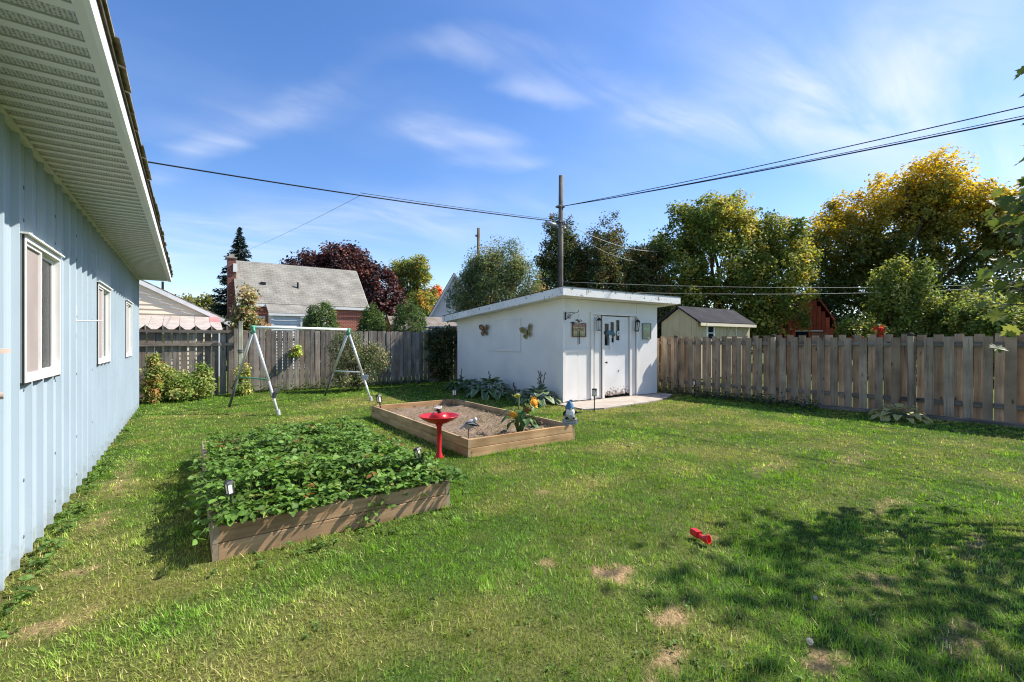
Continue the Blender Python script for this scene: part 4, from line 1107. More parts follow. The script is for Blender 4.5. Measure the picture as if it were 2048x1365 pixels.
def build_bed_litter():
    rng = np.random.default_rng(23); n = 3800
    x = rng.uniform(2.98, 4.72, n); y = rng.uniform(5.14, 8.8, n); k = fbm(x, y, 2.2, 91) > .40; x, y = x[k], y[k]; n = len(x)
    P = np.stack([x, y, .142 + .03 * rng.random(n)], 1); D = rng.normal(size=(n, 3)) * np.array([1, 1, .35]); N = np.array([0, 0, 1.]) + rng.normal(size=(n, 3)) * .5
    g = (fbm(x, y, 1.5, 93) > .53) & (rng.random(n) < .55)
    col = np.where(g[:, None], np.array([.20, .21, .06]), np.array([.42, .34, .22])) * rng.uniform(.55, 1.15, (n, 1))
    o = obj('straw_litter', leaves_mesh('straw_litter', P, N, rng.uniform(.03, .09, n), .006, col, D, rng=rng), M_GRASS)
    tag(o, 'scattered dry straw and sprouting weeds on the bare soil bed', 'straw', kind='stuff')
    # a darker leafy weed in the far corner
    w = tree('lettuce_weed', 'small dark red leafy plant in the corner of the soil bed', (4.55, 5.75, .13), [(0, 0, .05, .08, .08, .05)], [(.06, .025, .03), (.05, .05, .02)], [2, 1], .006, 14, 10, .03, (.07, .04), 31, cat='plant')


build_bed_litter()


# ------------------------------------------------------------------ birdbath, lights, ornaments
def build_birdbath():
    t = thing('birdbath', 'glossy red pedestal birdbath between the two raised beds', 'birdbath', (2.62, 5.30, 0))
    obj('pedestal', MB().lathe([(.055, -.02), (.055, .02), (.042, .035), (.040, .06), (.031, .07), (.031, .40), (.045, .42), (.05, .44)], 18), M_RED, t, smooth=True)
    obj('bowl', MB().lathe([(.05, .44), (.11, .455), (.19, .49), (.245, .53), (.258, .545), (.252, .549), (.235, .54), (.18, .505), (.1, .48), (.0, .475)], 32), M_RED, t, smooth=True)
    obj('dome', MB().lathe([(.13, .487), (.125, .53), (.10, .565), (.075, .58), (.06, .577), (0, .575)], 24), M_RED, t, smooth=True)
    f = obj('finial', MB().lathe([(.02, .57), (.025, .59), (.012, .61), (.02, .625), (0, .635)], 10), M_BLACK, t, smooth=True)
    b = thing('perched_bird', 'small black and white bird figure perched on the red birdbath', 'ornament', (2.62, 5.30, .63))
    obj('body', MB().lathe([(0, -.05), (.012, -.045), (.022, -.01), (.018, .02), (0, .035)], 8).xf(Matrix.Rotation(R(60), 4, 'Y')), M_BLACK, b, smooth=True)
    obj('head', MB().lathe([(0, -.014), (.012, -.008), (.013, .004), (0, .014)], 8, (.028, 0, .024)), M_TRIMW, b, smooth=True)
    obj('wing', MB().prism([(-.06, .02), (.01, .035), (.03, .012), (-.01, .0)], -.03, -.024, 'y'), M_TRIMW, b)
    obj('wing', MB().prism([(-.06, .02), (.01, .035), (.03, .012), (-.01, .0)], .024, .03, 'y'), M_TRIMW, b)
    obj('tail', MB().prism([(-.085, -.015), (-.04, -.02), (-.035, -.008)], -.008, .008, 'y'), M_BLACK, b)


build_birdbath()


def path_light(loc, h, s, tilt, az, label):
    t = thing('solar_light', label, 'garden light', loc, 0, 'solar stake lights around the beds'); t.rotation_euler = Euler((R(tilt) * math.sin(az), R(tilt) * math.cos(az), .4))
    obj('stake', MB().tube([(0, 0, -.08), (0, 0, h)], .010 * s, 8), M_BLACK, t)
    w = .03 * s; H = .115 * s
    obj('lamp_panel', MB().box(-w * .82, w * .82, -w * .82, w * .82, h + .008 * s, h + H), M_FROST, t)
    cg = MB()
    for a in (-1, 1):
        for b in (-1, 1): cg.box(a * w - .004 * s, a * w + .004 * s, b * w - .004 * s, b * w + .004 * s, h + .006 * s, h + H)
    obj('cage', cg.box(-w * 1.15, w * 1.15, -w * 1.15, w * 1.15, h - .004 * s, h + .006 * s), M_BLACK, t)
    obj('cap', MB().add([(-w * 1.35, -w * 1.35, h + H), (w * 1.35, -w * 1.35, h + H), (w * 1.35, w * 1.35, h + H), (-w * 1.35, w * 1.35, h + H), (-w, -w, h + H + .022 * s), (w, -w, h + H + .022 * s), (w, w, h + H + .022 * s), (-w, w, h + H + .022 * s)], [(3, 2, 1, 0), (4, 5, 6, 7), (0, 1, 5, 4), (1, 2, 6, 5), (2, 3, 7, 6), (3, 0, 4, 7)]), M_BLACK, t)


path_light((.27, 3.775, .17), .25, .68, -7, .6, 'black solar light leaning at the front corner of the strawberry bed')
path_light((1.84, 4.02, .17), .22, .75, -14, .8, 'black solar light tilted among strawberries beside the birdbath stem')
path_light((3.08, 8.78, .13), .17, 1.1, -9, .4, 'solar light leaning at the swing-side back corner of the soil bed')
path_light((4.70, 8.78, .13), .19, 1.0, 0, 0, 'solar light upright at the shed-side back corner of the soil bed')
path_light((7.04, 6.88, 0), .33, 1.15, 1, 0, 'thin black solar light standing on the lawn before the shed front')
path_light((10.95, 7.05, 0), .33, 1.0, 0, 0, 'solar light half hidden at the foot of the fence near the shed')


def build_gnome():
    b = thing('message_block', 'grey stone block with painted script on the corner of the soil bed', 'garden sign', (4.72, 5.12, .232), R(-14))
    obj('block', MB().cbox(-.11, .11, -.035, .045, 0, .085, .006), M_STONE, b)
    rr = random.Random(9); sw = MB()
    for row in range(2):
        for k in range(8):
            cx = -.088 + k * .023; a = rr.uniform(0, 6)
            sw.tube([(cx + .009 * math.cos(a + q), -.037, .058 - row * .032 + .009 * math.sin(a + q * 1.3)) for q in range(4)], .0024, 4)
    obj('script', sw, M_BLACK, b)
    g = thing('gnome', 'garden gnome with tall blue hat and round white beard', 'gnome', (4.72, 5.13, .318), R(-30))
    obj('body', MB().lathe([(.075, 0), (.085, .02), (.082, .07), (.065, .12), (.045, .15), (0, .155)], 16), M_STONE, g, smooth=True)
    obj('beard', MB().lathe([(0, -.085), (.035, -.075), (.062, -.03), (.068, .02), (.05, .06), (.02, .075), (0, .078)], 16).xf(Matrix.Translation((0, -.045, .10)) @ Matrix.Diagonal((1, .6, 1, 1))), M_WHITE, g, smooth=True)
    obj('hat', MB().lathe([(.068, 0), (.072, .012), (.06, .04), (.05, .075), (.032, .105), (.012, .13), (0, .135)], 16, (0, -.01, .150)), M_HAT, g, smooth=True)
    obj('hat_tip', MB().tube([(0, -.01, .265), (.018, -.012, .285), (.038, -.014, .278), (.048, -.014, .262)], [.016, .014, .010, .006], 8), M_HAT, g, smooth=True)
    obj('nose', MB().lathe([(0, -.014), (.012, -.007), (.012, .007), (0, .014)], 8, (0, -.088, .158)), M_NOSE, g, smooth=True)
    for sgn in (-1, 1):
        obj('arm', MB().tube([(sgn * .055, -.01, .12), (sgn * .095, -.02, .09), (sgn * .10, -.04, .115 if sgn > 0 else .06)], [.018, .017, .014], 8), M_BLACK, g, smooth=True)
        obj('boot', MB().lathe([(0, -.02), (.03, -.015), (.034, .0), (.02, .022), (0, .026)], 10, (sgn * .045, -.05, .02)), M_BLACK, g, smooth=True)


M_WHITE = plain('beard_white', (.72, .71, .70), .7, .06, 20); M_HAT = plain('hat_blue', (.05, .16, .28), .55, .15, 16); M_NOSE = plain('nose_pink', (.6, .35, .27), .6, .1, 10)
build_gnome()


def build_bird_stake():
    t = thing('bird_stake', 'grey bird shaped garden stake in the near corner of the soil bed', 'ornament', (3.05, 5.30, .12), R(-20))
    obj('stake', MB().tube([(0, 0, -.05), (0, 0, .20)], .006, 6), M_BLACK, t)
    obj('body', MB().lathe([(0, -.085), (.03, -.075), (.055, -.03), (.06, .02), (.045, .06), (.02, .08), (0, .085)], 14).xf(Matrix.Translation((.02, 0, .265)) @ Matrix.Rotation(R(60), 4, 'Y') @ Matrix.Diagonal((1, .55, 1, 1))), M_STONE, t, smooth=True)
    obj('head', MB().lathe([(0, -.028), (.02, -.02), (.028, 0), (.02, .022), (0, .028)], 10, (.095, 0, .325)), M_WHITE, t, smooth=True)
    obj('beak', MB().lathe([(.008, 0), (0, .035)], 6).xf(Matrix.Translation((.115, 0, .325)) @ Matrix.Rotation(R(95), 4, 'Y')), M_BLACK, t)
    obj('wing', MB().prism([(-.05, .29), (.06, .31), (.13, .26), (.15, .235), (.05, .25)], -.045, -.036, 'y'), M_BLACK, t)
    obj('wing_bar', MB().prism([(-.02, .287), (.06, .298), (.125, .252), (.06, .275)], -.049, -.0455, 'y'), M_WHITE, t)
    obj('tail', MB().prism([(-.05, .24), (-.11, .20), (-.12, .225), (-.05, .27)], -.02, .02, 'y'), M_STONE, t)


build_bird_stake()


def build_sunflower():
    rng = np.random.default_rng(3)
    t = thing('sunflower_plant', 'drooping sunflower clump with orange heads in the soil bed', 'sunflower', (3.98, 5.42, .13)); t.scale = (1.25,) * 3
    st = [((-.02, 0, 0), (-.06, -.02, .2), (-.12, -.06, .32), (-.16, -.1, .27)), ((0, 0, 0), (.03, -.02, .22), (.04, -.06, .36), (.02, -.13, .31)), ((.02, .02, 0), (.07, 0, .24), (.10, -.02, .40), (.15, -.08, .37)), ((0, .03, 0), (.03, .05, .28), (.04, .06, .42), (.03, .1, .44)), ((.03, 0, 0), (.12, .02, .15), (.17, .0, .22), (.22, -.02, .15))]
    for s in st: obj('stem', MB().tube(s, [.011, .010, .008, .006], 7), M_STEM, t, smooth=True)
    heads = [((-.165, -.11, .26), (-.45, -.7, -.55), .034, (.55, .28, .03)), ((.018, -.14, .30), (-.1, -.85, -.5), .042, (.20, .08, .03)), ((.155, -.09, .365), (.15, -.95, .1), .046, (.75, .27, .015)), ((.03, .08, .445), (0, .2, 1), .042, (.34, .36, .06))]
    for i, (c, d, r, colr) in enumerate(heads):
        d = Vector(d).normalized(); M = Matrix.Translation(c) @ d.to_track_quat('Z', 'Y').to_matrix().to_4x4()
        m = plain('flower_disc_' + str(i), colr, .8, .25, 60)
        h = obj('flower_head', MB().lathe([(r * .35, -.035), (r * .95, -.012), (r * .9, .008), (r * .5, .018), (0, .02)], 16).xf(M), m, t, smooth=True)
        pt = MB()
        for k in range(18):
            a = k / 18 * 6.283 + rng.uniform(-.1, .1); l = r * rng.uniform(.55, .95); w = r * .28; o = len(pt.v)
            pt.add([(r * .85 * math.cos(a), r * .85 * math.sin(a), -.006), ((r * .85 + l * .5) * math.cos(a) - w * math.sin(a), (r * .85 + l * .5) * math.sin(a) + w * math.cos(a), .006), ((r * .85 + l) * math.cos(a), (r * .85 + l) * math.sin(a), .018 * rng.uniform(-1, 1.5)), ((r * .85 + l * .5) * math.cos(a) + w * math.sin(a), (r * .85 + l * .5) * math.sin(a) - w * math.cos(a), .006)], [(0, 1, 2), (0, 2, 3)])
        obj('petals', pt.xf(M), M_PETAL if i in (0, 2) else M_SEPAL, h)
    lm = hosta_leaf(1.0, .5, .62)
    for i in range(30):
        a = rng.uniform(0, 6.28); z = rng.uniform(.06, .38); r = rng.uniform(.01, .09)
        obj('leaf', lm, M_SUNL, t, (r * math.cos(a) + .03, r * math.sin(a) - .02, z), (0, rng.uniform(.1, .9), a), rng.uniform(.11, .20))


def hosta_leaf(L=1.0, W=.5, curl=.5, n=6, stalk=.25):
    """arching pointed leaf along +x with a midrib groove; Col marks the margin"""
    V = []; F = []; C = []
    V.append((0, 0, 0)); C.append((0, 0, 0))
    for i in range(n + 1):
        f = i / n; x = stalk + (L - stalk) * f; z = .45 * math.sin(min(1, x / L * 1.15) * 1.9) * L * .5 - curl * (x / L) ** 2.2 * .55
        w = W / 2 * (math.sin(math.pi * (f ** .75)) ** .8 if 0 < f < 1 else .02)
        for s, e in ((-1, 1), (-.62, 0), (0, 0), (.62, 0), (1, 1)):
            V.append((x, s * w, z + abs(s) * w * .35 - (s * s) * w * .15)); C.append((e, e, e))
    for i in range(n):
        a = 1 + i * 5
        for k in range(4): F.append((a + k, a + k + 1, a + 5 + k + 1, a + 5 + k))
    me = bpy.data.meshes.new('leaf'); F2 = F + [(0, 2, 3), (0, 3, 4)]
    me.from_pydata(V, [], F2); me.update(); me.polygons.foreach_set('use_smooth', [True] * len(me.polygons))
    at = me.attributes.new('Col', 'FLOAT_COLOR', 'POINT'); at.data.foreach_set('color', np.concatenate([np.array(C), np.ones((len(C), 1))], 1).astype(np.float32).ravel())
    return me


M_PETAL = plain('petal_yellow', (.80, .42, .03), .6, .2, 20); M_SEPAL = plain('sepal_green', (.25, .30, .07), .6, .25, 20)
M_SUNL = leaf_plain('sunflower_leaf', (.05, .12, .025), (.12, .21, .06), .3)
build_sunflower()


def hosta(loc, r, n, mat, label, seed, stalks=0, sh=.6, group=None, up=1.0):
    rng = random.Random(seed)
    t = thing('hosta', label, 'plant', loc, 0, group)
    ms = [hosta_leaf(1, .62, .35), hosta_leaf(1, .66, .7), hosta_leaf(1, .60, 1.0)]
    for m in ms: m.materials.append(mat)
    for i in range(n):
        f = ((i + .5) / n) ** .6; a = i * 2.4 + rng.uniform(-.3, .3); q = r * .62 * f; z = r * .62 * up * (1 - .75 * f * f) * rng.uniform(.8, 1.1)
        obj('leaf', ms[min(2, int(f * 3))], mat, t, (q * math.cos(a), q * math.sin(a), z * .72), (0, -(.75 - .95 * f) * up, a + rng.uniform(-.4, .4)), r * rng.uniform(.38, .52))
    stm = MB()
    for i in range(10):
        a = i * .63; stm.tube([(0, 0, 0), (r * .2 * math.cos(a), r * .2 * math.sin(a), r * .3), (r * .5 * math.cos(a), r * .5 * math.sin(a), r * .3)], .008, 5)
    obj('leaf_stalks', stm, M_STEM, t)
    for k in range(stalks):
        dx, dy = rng.uniform(-.12, .12), rng.uniform(-.15, .15); h = sh * rng.uniform(.7, 1.1)
        s = obj('flower_stalk', MB().tube([(0, 0, .02), (dx * .6, dy * .6, h * .6), (dx, dy, h)], [.006, .005, .003], 5), M_DRYSTEM, t)
        pods = MB()
        for j in range(7):
            z = h * (.62 + .055 * j); q = z / h; px, py = dx * q, dy * q
            pods.lathe([(0, -.03), (.013, -.01), (.013, .01), (0, .03)], 5, (px + rng.uniform(-.025, .025), py + rng.uniform(-.025, .025), z))
        obj('seed_pods', pods, M_DRYSTEM, s)


M_HOSTA = leaf_plain('hosta_green', (.075, .14, .045), (.15, .23, .08), .25, edge=(.50, .54, .34))
M_HOSTAD = leaf_plain('hosta_dark', (.065, .12, .04), (.12, .19, .06), .25)
M_HOSTAY = leaf_plain('hosta_yellow', (.48, .42, .12), (.62, .52, .18), .35, edge=(.66, .58, .30))
hosta((6.72, 12.2, 0), .55, 46, M_HOSTAD, 'dark green hosta at the back of the shed side wall', 1, 2, .65, 'hostas along the shed wall')
hosta((6.70, 11.4, 0), .55, 46, M_HOSTAD, 'low dark hosta second from the back along the shed wall', 2, 0, .6, 'hostas along the shed wall')
hosta((6.62, 10.35, 0), .72, 70, M_HOSTA, 'largest variegated hosta with pale leaf edges under the boarded window', 3, 2, .75, 'hostas along the shed wall')
hosta((6.85, 9.45, 0), .40, 30, M_HOSTAD, 'small dark plant between the two big hostas by the shed', 4, 2, .5, 'hostas along the shed wall')
hosta((6.78, 8.45, 0), .58, 56, M_HOSTA, 'hosta with tall dried flower stalks at the shed corner', 5, 4, .85, 'hostas along the shed wall')
hosta((11.02, 2.80, 0), .52, 40, M_HOSTAY, 'yellowing hosta alone at the foot of the right fence', 6, 0, .4, None, .75)


# ------------------------------------------------------------------ swing frame
def build_swing():
    t = thing('swing_set', 'bare metal A-frame swing set with green joints and no swings', 'swing set')
    A = Vector((1.13, 11.20, 1.80)); B = Vector((3.40, 12.16, 1.80)); d = (B - A).normalized(); p = Vector((-d.y, d.x, 0))
    obj('top_bar', MB().tube([A - d * .03, B + d * .03], .032, 12), M_PGRN, t, smooth=True)
    for i, (E, f1, f2) in enumerate(((A, (.74, 12.11, 0), (1.50, 10.29, 0)), (B, (3.0, 13.03, 0), (3.74, 11.35, 0)))):
        f1, f2 = Vector(f1), Vector(f2); e = E - Vector((0, 0, .05))
        obj('joint', MB().tube([E - d * .05, E + d * .05], .038, 10).tube([E, e.lerp(f1, .05)], .036, 8).tube([E, e.lerp(f2, .05)], .036, 8), M_GRNP, t, smooth=True)
        for f, far in ((f1, 1), (f2, 0)):
            m = e.lerp(f, .62)
            lg = obj('leg', MB().tube([e, m], .030, 12), M_GALV, t, smooth=True)
            obj('lower_leg', MB().tube([m, f - Vector((0, 0, .04))], .026, 12), M_DKTUBE if far else M_GALV, lg, smooth=True)
            if not far: obj('foot', MB().tube([f - Vector((0, 0, .03)), f + Vector((0, 0, .05)) + (e - f) * .03], [.036, .034], 10), M_GALV, lg)
        obj('cross_bar', MB().tube([e.lerp(f1, .60), e.lerp(f2, .60)], .016, 8), M_GRNP if i == 0 else M_PGRN, t, smooth=True)
    obj('clamp', MB().tube([(1.42, 10.42, .34), (1.44, 10.40, .44)], .045, 10).box(1.43, 1.50, 10.36, 10.44, .44, .52), M_DKTUBE, t)
    q = (Vector(B) - Vector((0, 0, .05))).lerp(Vector((3.74, 11.35, 0)), .68)
    obj('plastic_guard', MB().prism([(-.07, .08), (.12, .07), (.07, -.05), (.03, -.02), (.0, -.07), (-.04, .01)], -.03, .03, 'y').xf(Matrix.Translation(q) @ Matrix.Rotation(R(-25), 4, 'Z')), M_GREYP, t)


build_swing()


def build_pole_post():
    p = thing('garden_post', 'pale greenish square post standing in front of the back fence', 'post', (1.18, 14.72, 0))
    obj('shaft', MB().cbox(-.05, .05, -.05, .05, -.1, 2.05, .008), M_POST, p)
    obj('wire_tie', MB().lathe([(.075, 0), (.078, .012), (.075, .03)], 10, (0, 0, 1.18)), M_DKTUBE, p)
    obj('wire_tie', MB().lathe([(.074, 0), (.077, .012), (.074, .03)], 10, (0, 0, 1.23)), M_DKTUBE, p)


build_pole_post()


# toy, dandelions, fallen leaf
def build_small():
    t = thing('plastic_toy', 'small red plastic toy lying on the open lawn', 'toy', (3.12, 1.95, .034), R(-85)); t.scale = (.95,) * 3
    obj('cup_end', MB().lathe([(.018, 0), (.022, .004), (.034, .035), (.036, .05), (.031, .05), (.028, .03), (.0, .02)], 8).xf(Matrix.Translation((.02, -.015, .0)) @ Matrix.Rotation(R(78), 4, 'Y') @ Matrix.Rotation(R(22), 4, 'Z')), M_REDP, t)
    obj('waist', MB().tube([(.035, -.015, .0), (-.02, .01, .004)], [.021, .019], 10), M_REDP, t)
    obj('block_end', MB().cbox(-.045, .032, -.028, .028, -.026, .026, .008).xf(Matrix.Translation((-.055, .03, .006)) @ Matrix.Rotation(R(-24), 4, 'Z')), M_REDP, t)
    for i, (x, y, r, lab) in enumerate(((2.44, .955, .017, 'white dandelion seed head beside a bare patch in the foreground'), (2.88, 1.10, .013, 'smaller dandelion seed head in the tree shadow on the lawn'))):
        d = thing('dandelion', lab, 'dandelion', (x, y, 0), 0, 'dandelion clocks in the grass')
        obj('stem', MB().tube([(0, 0, -.01), (.004, .003, .045)], .0022, 5), M_STEM, d)
        rng = np.random.default_rng(60 + i); u = unit(rng.normal(size=(260, 3)))
        obj('seed_head', leaves_mesh('seed_head', np.array([.004, .003, .05]) + u * r * .8, rng.normal(size=(260, 3)), r * .45, r * .12, np.full((260, 3), .42), u, rng=rng), M_LEAF, d)
        obj('core', MB().lathe([(0, -.004), (.004, 0), (0, .004)], 8, (.004, .003, .05)), M_FROST, d)
    lf = [((5.11, 4.25, .035), 'curled pale dead leaf on the lawn in front of the shed')]
    for l, lab in lf:
        o = obj('fallen_leaf', hosta_leaf(1, .5, .9, stalk=.1), M_DRYLEAF, None, l, (.3, -.1, 1.2), .09); tag(o, lab, 'leaf')


M_DRYLEAF = leaf_plain('dry_leaf', (.42, .36, .27), (.5, .43, .32), .2)
build_small()


# ------------------------------------------------------------------ garden shrubs and vines
G1, G2, G3 = (.045, .085, .018), (.085, .135, .028), (.15, .18, .045)
tree('garden_bush', 'tangled green bush against the back fence beside the blue house', (-.25, 14.2, 0), [(0, 0, .38, .5, .42, .36), (.42, .05, .34, .36, .35, .32), (-.3, .1, .45, .3, .3, .4), (.58, .15, .68, .18, .15, .2)], [G2, G3, (.21, .22, .075), (.26, .24, .08)], [5, 4, 3, 1], .02, 260, 20, .09, (.10, .055), 5, cat='bush', fork=.1)
tree('reddish_shrub', 'thin reddish leggy shrub at the corner of the blue house', (-.72, 13.75, 0), [(0, 0, .45, .14, .16, .4), (.05, 0, .95, .10, .12, .22)], [(.24, .14, .05), (.20, .19, .06), G3], [1, 2, 4], .012, 70, 14, .08, (.09, .045), 6, cat='bush', fork=.2)
tree('small_shrub', 'little yellow leaved shrub by the square post', (1.2, 14.4, 0), [(0, 0, .25, .22, .18, .22), (.02, .1, .65, .16, .14, .2)], [G3, (.30, .28, .09), G2], [3, 3, 2], .01, 50, 16, .06, (.09, .05), 7, cat='bush', fork=.2)
tree('swing_shrub', 'loose dark leaved shrub behind the swing frame', (4.15, 13.95, 0), [(0, 0, .65, .75, .5, .6), (-.35, .1, 1.15, .45, .4, .5), (.5, 0, .95, .45, .4, .4), (-.1, .1, 1.5, .3, .3, .3)], [(.05, .075, .025), (.09, .11, .04), (.17, .16, .07), (.22, .19, .11)], [5, 4, 3, 1], .03, 330, 22, .10, (.07, .035), 8, cat='bush', fork=.15, mat=M_LEAFD)
tree('fence_vine', 'yellow green vine sprig hanging over the back fence', (2.55, 15.12, 1.0), [(0, 0, .0, .12, .05, .22), (.14, 0, .2, .12, .05, .12)], [(.30, .32, .09), (.20, .25, .06), (.33, .29, .12)], [3, 3, 1], .01, 40, 14, .05, (.11, .06), 9, cat='vine', fork=.5)
tree('wall_vine', 'dark climbing vine covering the fence by the shed corner', (7.55, 15.02, 0), [(0, 0, .8, .55, .16, .8), (.2, 0, 1.6, .7, .16, .5), (-.3, 0, 1.5, .3, .12, .4)], [(.03, .045, .016), (.05, .065, .02), (.12, .08, .03)], [5, 4, 1], .02, 200, 18, .09, (.09, .06), 10, cat='vine', fork=.2, mat=M_LEAFD)
tree('young_tree', 'small sparse tree with browning leaves behind the square post', (1.45, 16.4, 0), [(0, 0, 2.4, .30, .3, .4), (.05, 0, 2.9, .25, .25, .3), (-.2, 0, 1.95, .3, .25, .3), (.25, 0, 1.9, .3, .25, .3)], [(.14, .14, .05), (.24, .15, .08), (.10, .12, .035), (.30, .24, .14)], [4, 3, 4, 2], .035, 150, 16, .12, (.11, .06), 12, fork=.5)


def fence_foot_weeds():
    rng = np.random.default_rng(44); n = 2200
    k = rng.random(n) < .55
    x = np.where(k, 11.05 + rng.normal(0, .16, n) + .1, rng.uniform(1.2, 7, n)); y = np.where(k, rng.uniform(4.2, 8.4, n), 15.02 + rng.normal(0, .06, n))
    z = np.abs(rng.normal(0, .11, n)) + .02; keep = (x < 11.36); x, y, z = x[keep], y[keep], z[keep]; n = len(x)
    P = np.stack([x, y, z], 1); col = np.array([.055, .09, .022]) * rng.uniform(.5, 1.6, (n, 1))
    o = obj('fence_weeds', leaves_mesh('fence_weeds', P, np.array([0, 0, 1.]) + rng.normal(size=(n, 3)) * .6, rng.uniform(.05, .11, n), rng.uniform(.02, .05, n), col, rng=rng), M_LEAF)
    tag(o, 'ragged weeds growing along the foot of the fences', 'weeds', kind='stuff')


fence_foot_weeds()

# ------------------------------------------------------------------ trees beyond the fences
def spruce(label, loc, h, r, seed):
    rng = np.random.default_rng(seed); t = thing('spruce_tree', label, 'tree', loc)
    obj('trunk', MB().tube([(0, 0, -.2), (0, 0, h * .98)], [.22, .02], 8), M_BARK, t, smooth=True)
    P = []; D = []; N = []
    z = .9
    while z < h:
        f = 1 - z / h; R_ = r * (f ** .85) * rng.uniform(.85, 1.1); nb = max(5, int(15 * f + 4))
        for k in range(nb):
            a = rng.uniform(0, 6.283); rr = R_ * rng.uniform(.75, 1.12); m = max(5, int(rr * 24))
            u = np.array([math.cos(a), math.sin(a), 0])
            q = rng.random(m) ** .7; pz = z - .38 * q * rr + .16 * q ** 3 * rr
            side = np.array([-u[1], u[0], 0]); sp = rng.normal(size=m) * .16 * rr * (1 - q * .55)
            P.append(u * (q * rr)[:, None] + side * sp[:, None] + np.stack([0 * q, 0 * q, pz + rng.normal(size=m) * .05 - np.abs(sp) * .35], 1)); D.append(u + side * (np.sign(sp) * .7)[:, None] + rng.normal(size=(m, 3)) * .2 + np.array([0, 0, -.25])); N.append(np.tile([0, 0, 1.], (m, 1)) + rng.normal(size=(m, 3)) * .5)
        z += .26 * (.6 + f * .7)
    P, D, N = map(np.concatenate, (P, D, N)); n = len(P)
    col = np.array([.024, .042, .030]) * rng.uniform(.6, 1.6, (n, 1))
    obj('crown', leaves_mesh('crown', P, N, rng.uniform(.3, .5, n), rng.uniform(.09, .15, n), col, D, rng=rng), M_LEAFD, t)


spruce('tall dark blue green spruce behind the brick house chimney', (3.86, 48.8, 0), 12.0, 3.9, 2)
PU = [(.030, .014, .014), (.050, .019, .017), (.024, .014, .014), (.085, .030, .02)]
tree('purple_maple', 'broad dark purple leaved tree rising behind the brick house roof', (11.4, 43.4, 0), [(0, 0, 6.8, 3.4, 3.4, 3.4), (-2.2, 1.8, 7.0, 2.6, 2.6, 2.6), (2.4, -1.6, 5.6, 2.6, 2.6, 2.9), (.6, 0, 8.2, 2.3, 2.3, 2.0), (3.3, -2.4, 3.8, 2.2, 2.2, 2.4)], PU, [4, 4, 3, 2], .3, 520, 40, .38, (.34, .22), 21, mat=M_LEAFD, fork=.3, rmin=.71)
tree('turning_tree', 'rounded green tree turning yellow behind the dark purple tree', (19.1, 45.3, 0), [(0, 0, 6.6, 2.4, 2.4, 3.6), (0, 0, 4.4, 2.5, 2.5, 2.6), (-.5, 0, 8, 1.5, 1.5, 2.0)], [(.10, .13, .03), (.17, .17, .035), (.24, .17, .035), (.06, .09, .025)], [4, 4, 2, 3], .2, 340, 40, .33, (.3, .2), 22, fork=.3)
tree('orange_tree', 'narrow bright orange autumn tree beside the white gable', (22.9, 47.0, 0), [(0, 0, 5.5, .95, .95, 2.3), (.2, 0, 3.5, .9, .9, 1.5)], [(.45, .10, .02), (.36, .13, .03), (.30, .20, .04)], [4, 3, 1], .1, 110, 34, .25, (.24, .17), 23, fork=.3)
tree('far_yellow_tree', 'distant yellow green tree between the orange tree and white gable', (26.8, 52, 0), [(0, 0, 4.8, 1.8, 1.8, 2.4)], [(.30, .28, .05), (.2, .2, .04)], [1, 1], .1, 80, 34, .3, (.3, .2), 24, fork=.3)
tree('far_olive_tree', 'distant low olive tree behind the cream gable house', (-.5, 57, 0), [(0, 0, 4.6, 2.0, 2, 1.3), (2.4, 0, 4.8, 1.6, 1.4, 1.3)], [(.14, .13, .03), (.09, .10, .025)], [1, 1], .2, 110, 34, .35, (.3, .2), 25, fork=.4)
CE = [(.035, .065, .016), (.055, .09, .022), (.085, .12, .03)]
for i, (x, y, r, h, lab) in enumerate(((4.98, 22.2, .92, 3.3, 'round clipped cedar covering the brick house window'), (6.95, 21.0, .72, 3.15, 'middle of three clipped cedars behind the back fence'), (8.3, 19.9, .98, 3.35, 'broad clipped cedar nearest the white shed behind the fence'))):
    tree('cedar_shrub', lab, (x, y, 0), [(0, 0, h * .42, r, r, h * .46), (0, 0, h * .68, r * .75, r * .75, h * .32), (.1, 0, h * .3, r * 1.05, r * 1.05, h * .3)], CE, [3, 4, 2], .06, 420, 40, .10, (.11, .045), 30 + i, mat=M_LEAFD, rmin=.75, group='clipped cedars behind the back fence', cat='shrub')
WI = [(.05, .075, .026), (.085, .11, .04), (.14, .155, .065), (.22, .17, .06)]
tree('willow_tree', 'bushy narrow leaved tree growing over the shed roof', (9.75, 14.75, 0), [(0, 0, 3.6, 1.35, 1.3, 1.3), (-.75, .4, 3.2, .9, .9, 1.1), (.3, -.2, 4.5, .85, .8, .95), (1.0, -.5, 3.5, .9, .8, 1.2), (-.6, .3, 4.2, .7, .7, .7), (-1.25, .7, 3.1, .5, .5, .5)], WI, [4, 4, 3, 1], .09, 620, 34, .17, (.15, .036), 40, rmin=.45, fork=.35)
HD = [(.030, .045, .014), (.05, .065, .018), (.10, .085, .022), (.13, .075, .025)]
for i, (x, y, h, r, lab) in enumerate(((16.9, 19.0, 8.0, 1.9, 'tall dark cedar just behind the utility pole'), (18.7, 17.6, 8.1, 2.4, 'wider dark cedar between the pole and the green maple'), (20.6, 16.5, 6.8, 2.2, 'dark browning cedar pressed against the green maple'))):
    tree('dark_cedar', lab, (x, y, 0), [(0, 0, h * .38, r, r, h * .38), (.1, .1, h * .62, r * .85, r * .85, h * .3), (-.1, 0, h * .80, r * .5, r * .5, h * .2), (.5, -.3, h * .7, r * .5, r * .5, h * .22)], HD, [4, 4, 2, 1], .14, 520, 40, .2, (.17, .09), 50 + i, mat=M_LEAFD, rmin=.6, group='dark cedars behind the shed')


